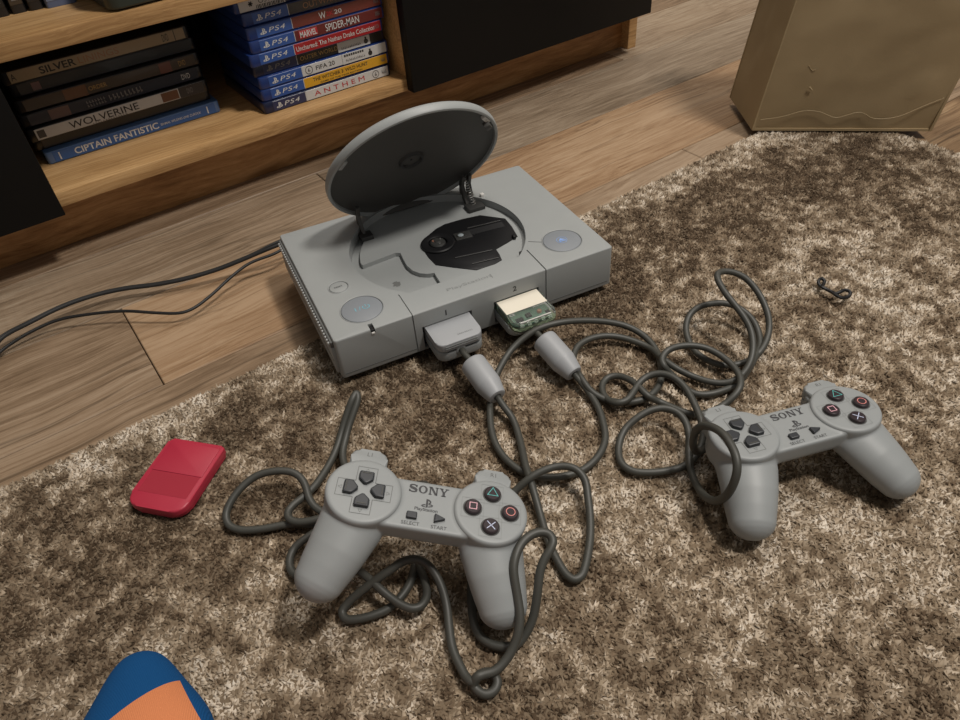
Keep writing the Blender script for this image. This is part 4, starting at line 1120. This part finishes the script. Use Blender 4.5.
link('side_panel', sheet(lambda u, w: V3(.0004 - .012 * math.sin(min(1, w * 2.6) * PI) * (1 - u) * .0, BD * (1 - u), .0012 + w * BH), 8, 24, .003, 5), CB, bt)
link('side_panel', sheet(lambda u, w: V3(BW - .0004, BD * u, .0012 + w * BH), 8, 24, .003, 6), CB, bt)
link('back_panel', sheet(lambda u, w: V3(BW * (1 - u), BD, .0012 + w * BH), 12, 24, .003, 7), CB, bt)
link('bottom_flap', sheet(lambda u, w: V3(.001 + u * (BW - .002), .001 + w * (BD - .002), .0038), 6, 6, .003, 8, .0002), CB, bt)
link('top_flap', sheet(lambda u, w: V3(u * BW, w * BD * .5, BH), 6, 4, .003, 9, .0004), CB, bt)
link('top_flap', sheet(lambda u, w: V3(u * BW, BD - w * BD * .5, BH + .0), 6, 4, -.003, 10, .0004), CB, bt)
# crease lines pressed along the bottom and the corner edge
def crease(pts, r=.0006):
    return link('crease', xf(tube(catmull([V3(x, -.0007, z) for x, z in pts], 4), r, 6), SHEAR), CBE, bt)
crease([(.006, .016), (.030, .020), (.055, .028), (.075, .026), (.095, .019), (.120, .026), (.140, .018), (.165, .020), (.190, .034), (.208, .044)], .00035)
crease([(.040, .084), (.046, .078), (.050, .080)], .0003); crease([(.050, .058), (.054, .054)], .0009);
link('worn_edge', xf(tube([V3(.0, -.0004, .004 + .02 * k) for k in range(17)], .0009, 6), SHEAR), CBE, bt)

# ---------------------------------------------------------------- foot of the person taking the picture
SKIN = plastic('skin', (.46, .27, .19), .55, .05)
def foot_sections(grow):
    # along the foot from toe tip (0) to ankle and up the shin: centre, half width, half height
    S_ = [((0, -.000, .0240), .004, .004), ((0, -.0025, .0240), .0105, .0085), ((.0005, -.009, .0250), .0155, .0125), ((.0015, -.019, .0270), .0205, .0160), ((.003, -.032, .0300), .0262, .0195), ((.005, -.047, .0340), .0335, .0235), ((.006, -.066, .0385), .0410, .0275), ((0, -.100, .0460), .0425, .0345), ((0, -.140, .0560), .0390, .0440), ((-.002, -.175, .0680), .0360, .0540)]
    return S_
def foot_mesh(grow, n=32, leg=True, zmax=9):
    v = []; f = []; rows = []
    for (c, w, h) in foot_sections(grow):
        rows.append([(c[0] + (w + grow) * math.cos(a), c[1], max(RT + .0015 - grow * .8, c[2] + (h + grow) * (math.sin(a) if math.sin(a) > 0 else math.sin(a) * .95))) for a in [2 * PI * k / n for k in range(n)]])
    # bend up through the ankle into the shin, leaning back out of view
    for (c, w, h, tilt) in [((-.004, -.210, .0900), .0370, .0640, .45), ((-.008, -.240, .1300), .0360, .0560, .95), ((-.012, -.260, .1800), .0370, .0430, 1.25), ((-.018, -.285, .2600), .0440, .0480, 1.35), ((-.026, -.315, .3500), .0520, .0560, 1.35), ((-.032, -.340, .4300), .0540, .0580, 1.35)]:
        if c[2] > zmax: break
        up = Vector((0, math.sin(tilt), math.cos(tilt)))
        rows.append([tuple(Vector(c) + Vector((1, 0, 0)) * ((w + grow) * math.cos(a)) + up * ((h + grow) * math.sin(a))) for a in [2 * PI * k / n for k in range(n)]])
    for i, r in enumerate(rows): v += r
    for i in range(len(rows) - 1):
        for k in range(n):
            f.append((i * n + k, i * n + (k + 1) % n, (i + 1) * n + (k + 1) % n, (i + 1) * n + k))
    f.append(tuple(range(n))); f.append(tuple((len(rows) - 1) * n + k for k in range(n)))
    me = mesh_from('foot', v, f)
    return evaluated(me, lambda o: (setattr(o.modifiers.new('s', 'SUBSURF'), 'levels', 2)))
FO = Vector((-.2185, -.1485, 0))
TF = Matrix.Identity(4); FR = (0, 0, math.radians(-16.9))
person = link('person', xf(foot_mesh(-.0015), TF), SKIN, loc=FO, rot=FR, angle=80)
tag(person, 'foot in a blue sock with an orange upper panel at the bottom edge', 'person')
m, nt, b = new_mat('blue_orange_sock_knit')
N = nt.nodes; L = nt.links
tc = N.new('ShaderNodeTexCoord'); sx = N.new('ShaderNodeSeparateXYZ'); L.new(tc.outputs['Object'], sx.inputs[0])
def mth(op, a, b_=None):
    n_ = N.new('ShaderNodeMath'); n_.operation = op
    for k, q in enumerate((a, b_)):
        if q is None: continue
        if isinstance(q, (int, float)): n_.inputs[k].default_value = q
        else: L.new(q, n_.inputs[k])
    return n_.outputs[0]
# orange panel: top of the foot behind a slanting toe cap, blue along the sides
slant = mth('SUBTRACT', sx.outputs['Y'], mth('MULTIPLY', sx.outputs['X'], .70))
back = mth('LESS_THAN', slant, -.0545)
right = mth('LESS_THAN', mth('ADD', sx.outputs['X'], mth('MULTIPLY', sx.outputs['Y'], .42)), .0140)
left = mth('GREATER_THAN', sx.outputs['X'], -.030)
hi = mth('GREATER_THAN', sx.outputs['Z'], .012)
mask = mth('MULTIPLY', mth('MULTIPLY', back, right), mth('MULTIPLY', left, hi))
mix = N.new('ShaderNodeMixRGB'); mix.inputs[1].default_value = (.008, .068, .20, 1); mix.inputs[2].default_value = (.62, .22, .095, 1)
L.new(mask, mix.inputs[0])
wv = N.new('ShaderNodeTexWave'); wv.inputs['Scale'].default_value = 330; wv.bands_direction = 'X'
L.new(tc.outputs['Object'], wv.inputs['Vector'])
nz = N.new('ShaderNodeTexNoise'); nz.inputs['Scale'].default_value = 700; L.new(tc.outputs['Object'], nz.inputs['Vector'])
hh = mth('ADD', wv.outputs['Fac'], nz.outputs[0])
bp = N.new('ShaderNodeBump'); bp.inputs['Strength'].default_value = .35; bp.inputs['Distance'].default_value = .0006
L.new(hh, bp.inputs['Height']); L.new(bp.outputs[0], b.inputs['Normal'])
L.new(mix.outputs[0], b.inputs['Base Color']); b.inputs['Roughness'].default_value = .9; b.inputs['Specular IOR Level'].default_value = .1
link('sock', xf(foot_mesh(0.0012, zmax=.2), TF), m, person, angle=80)
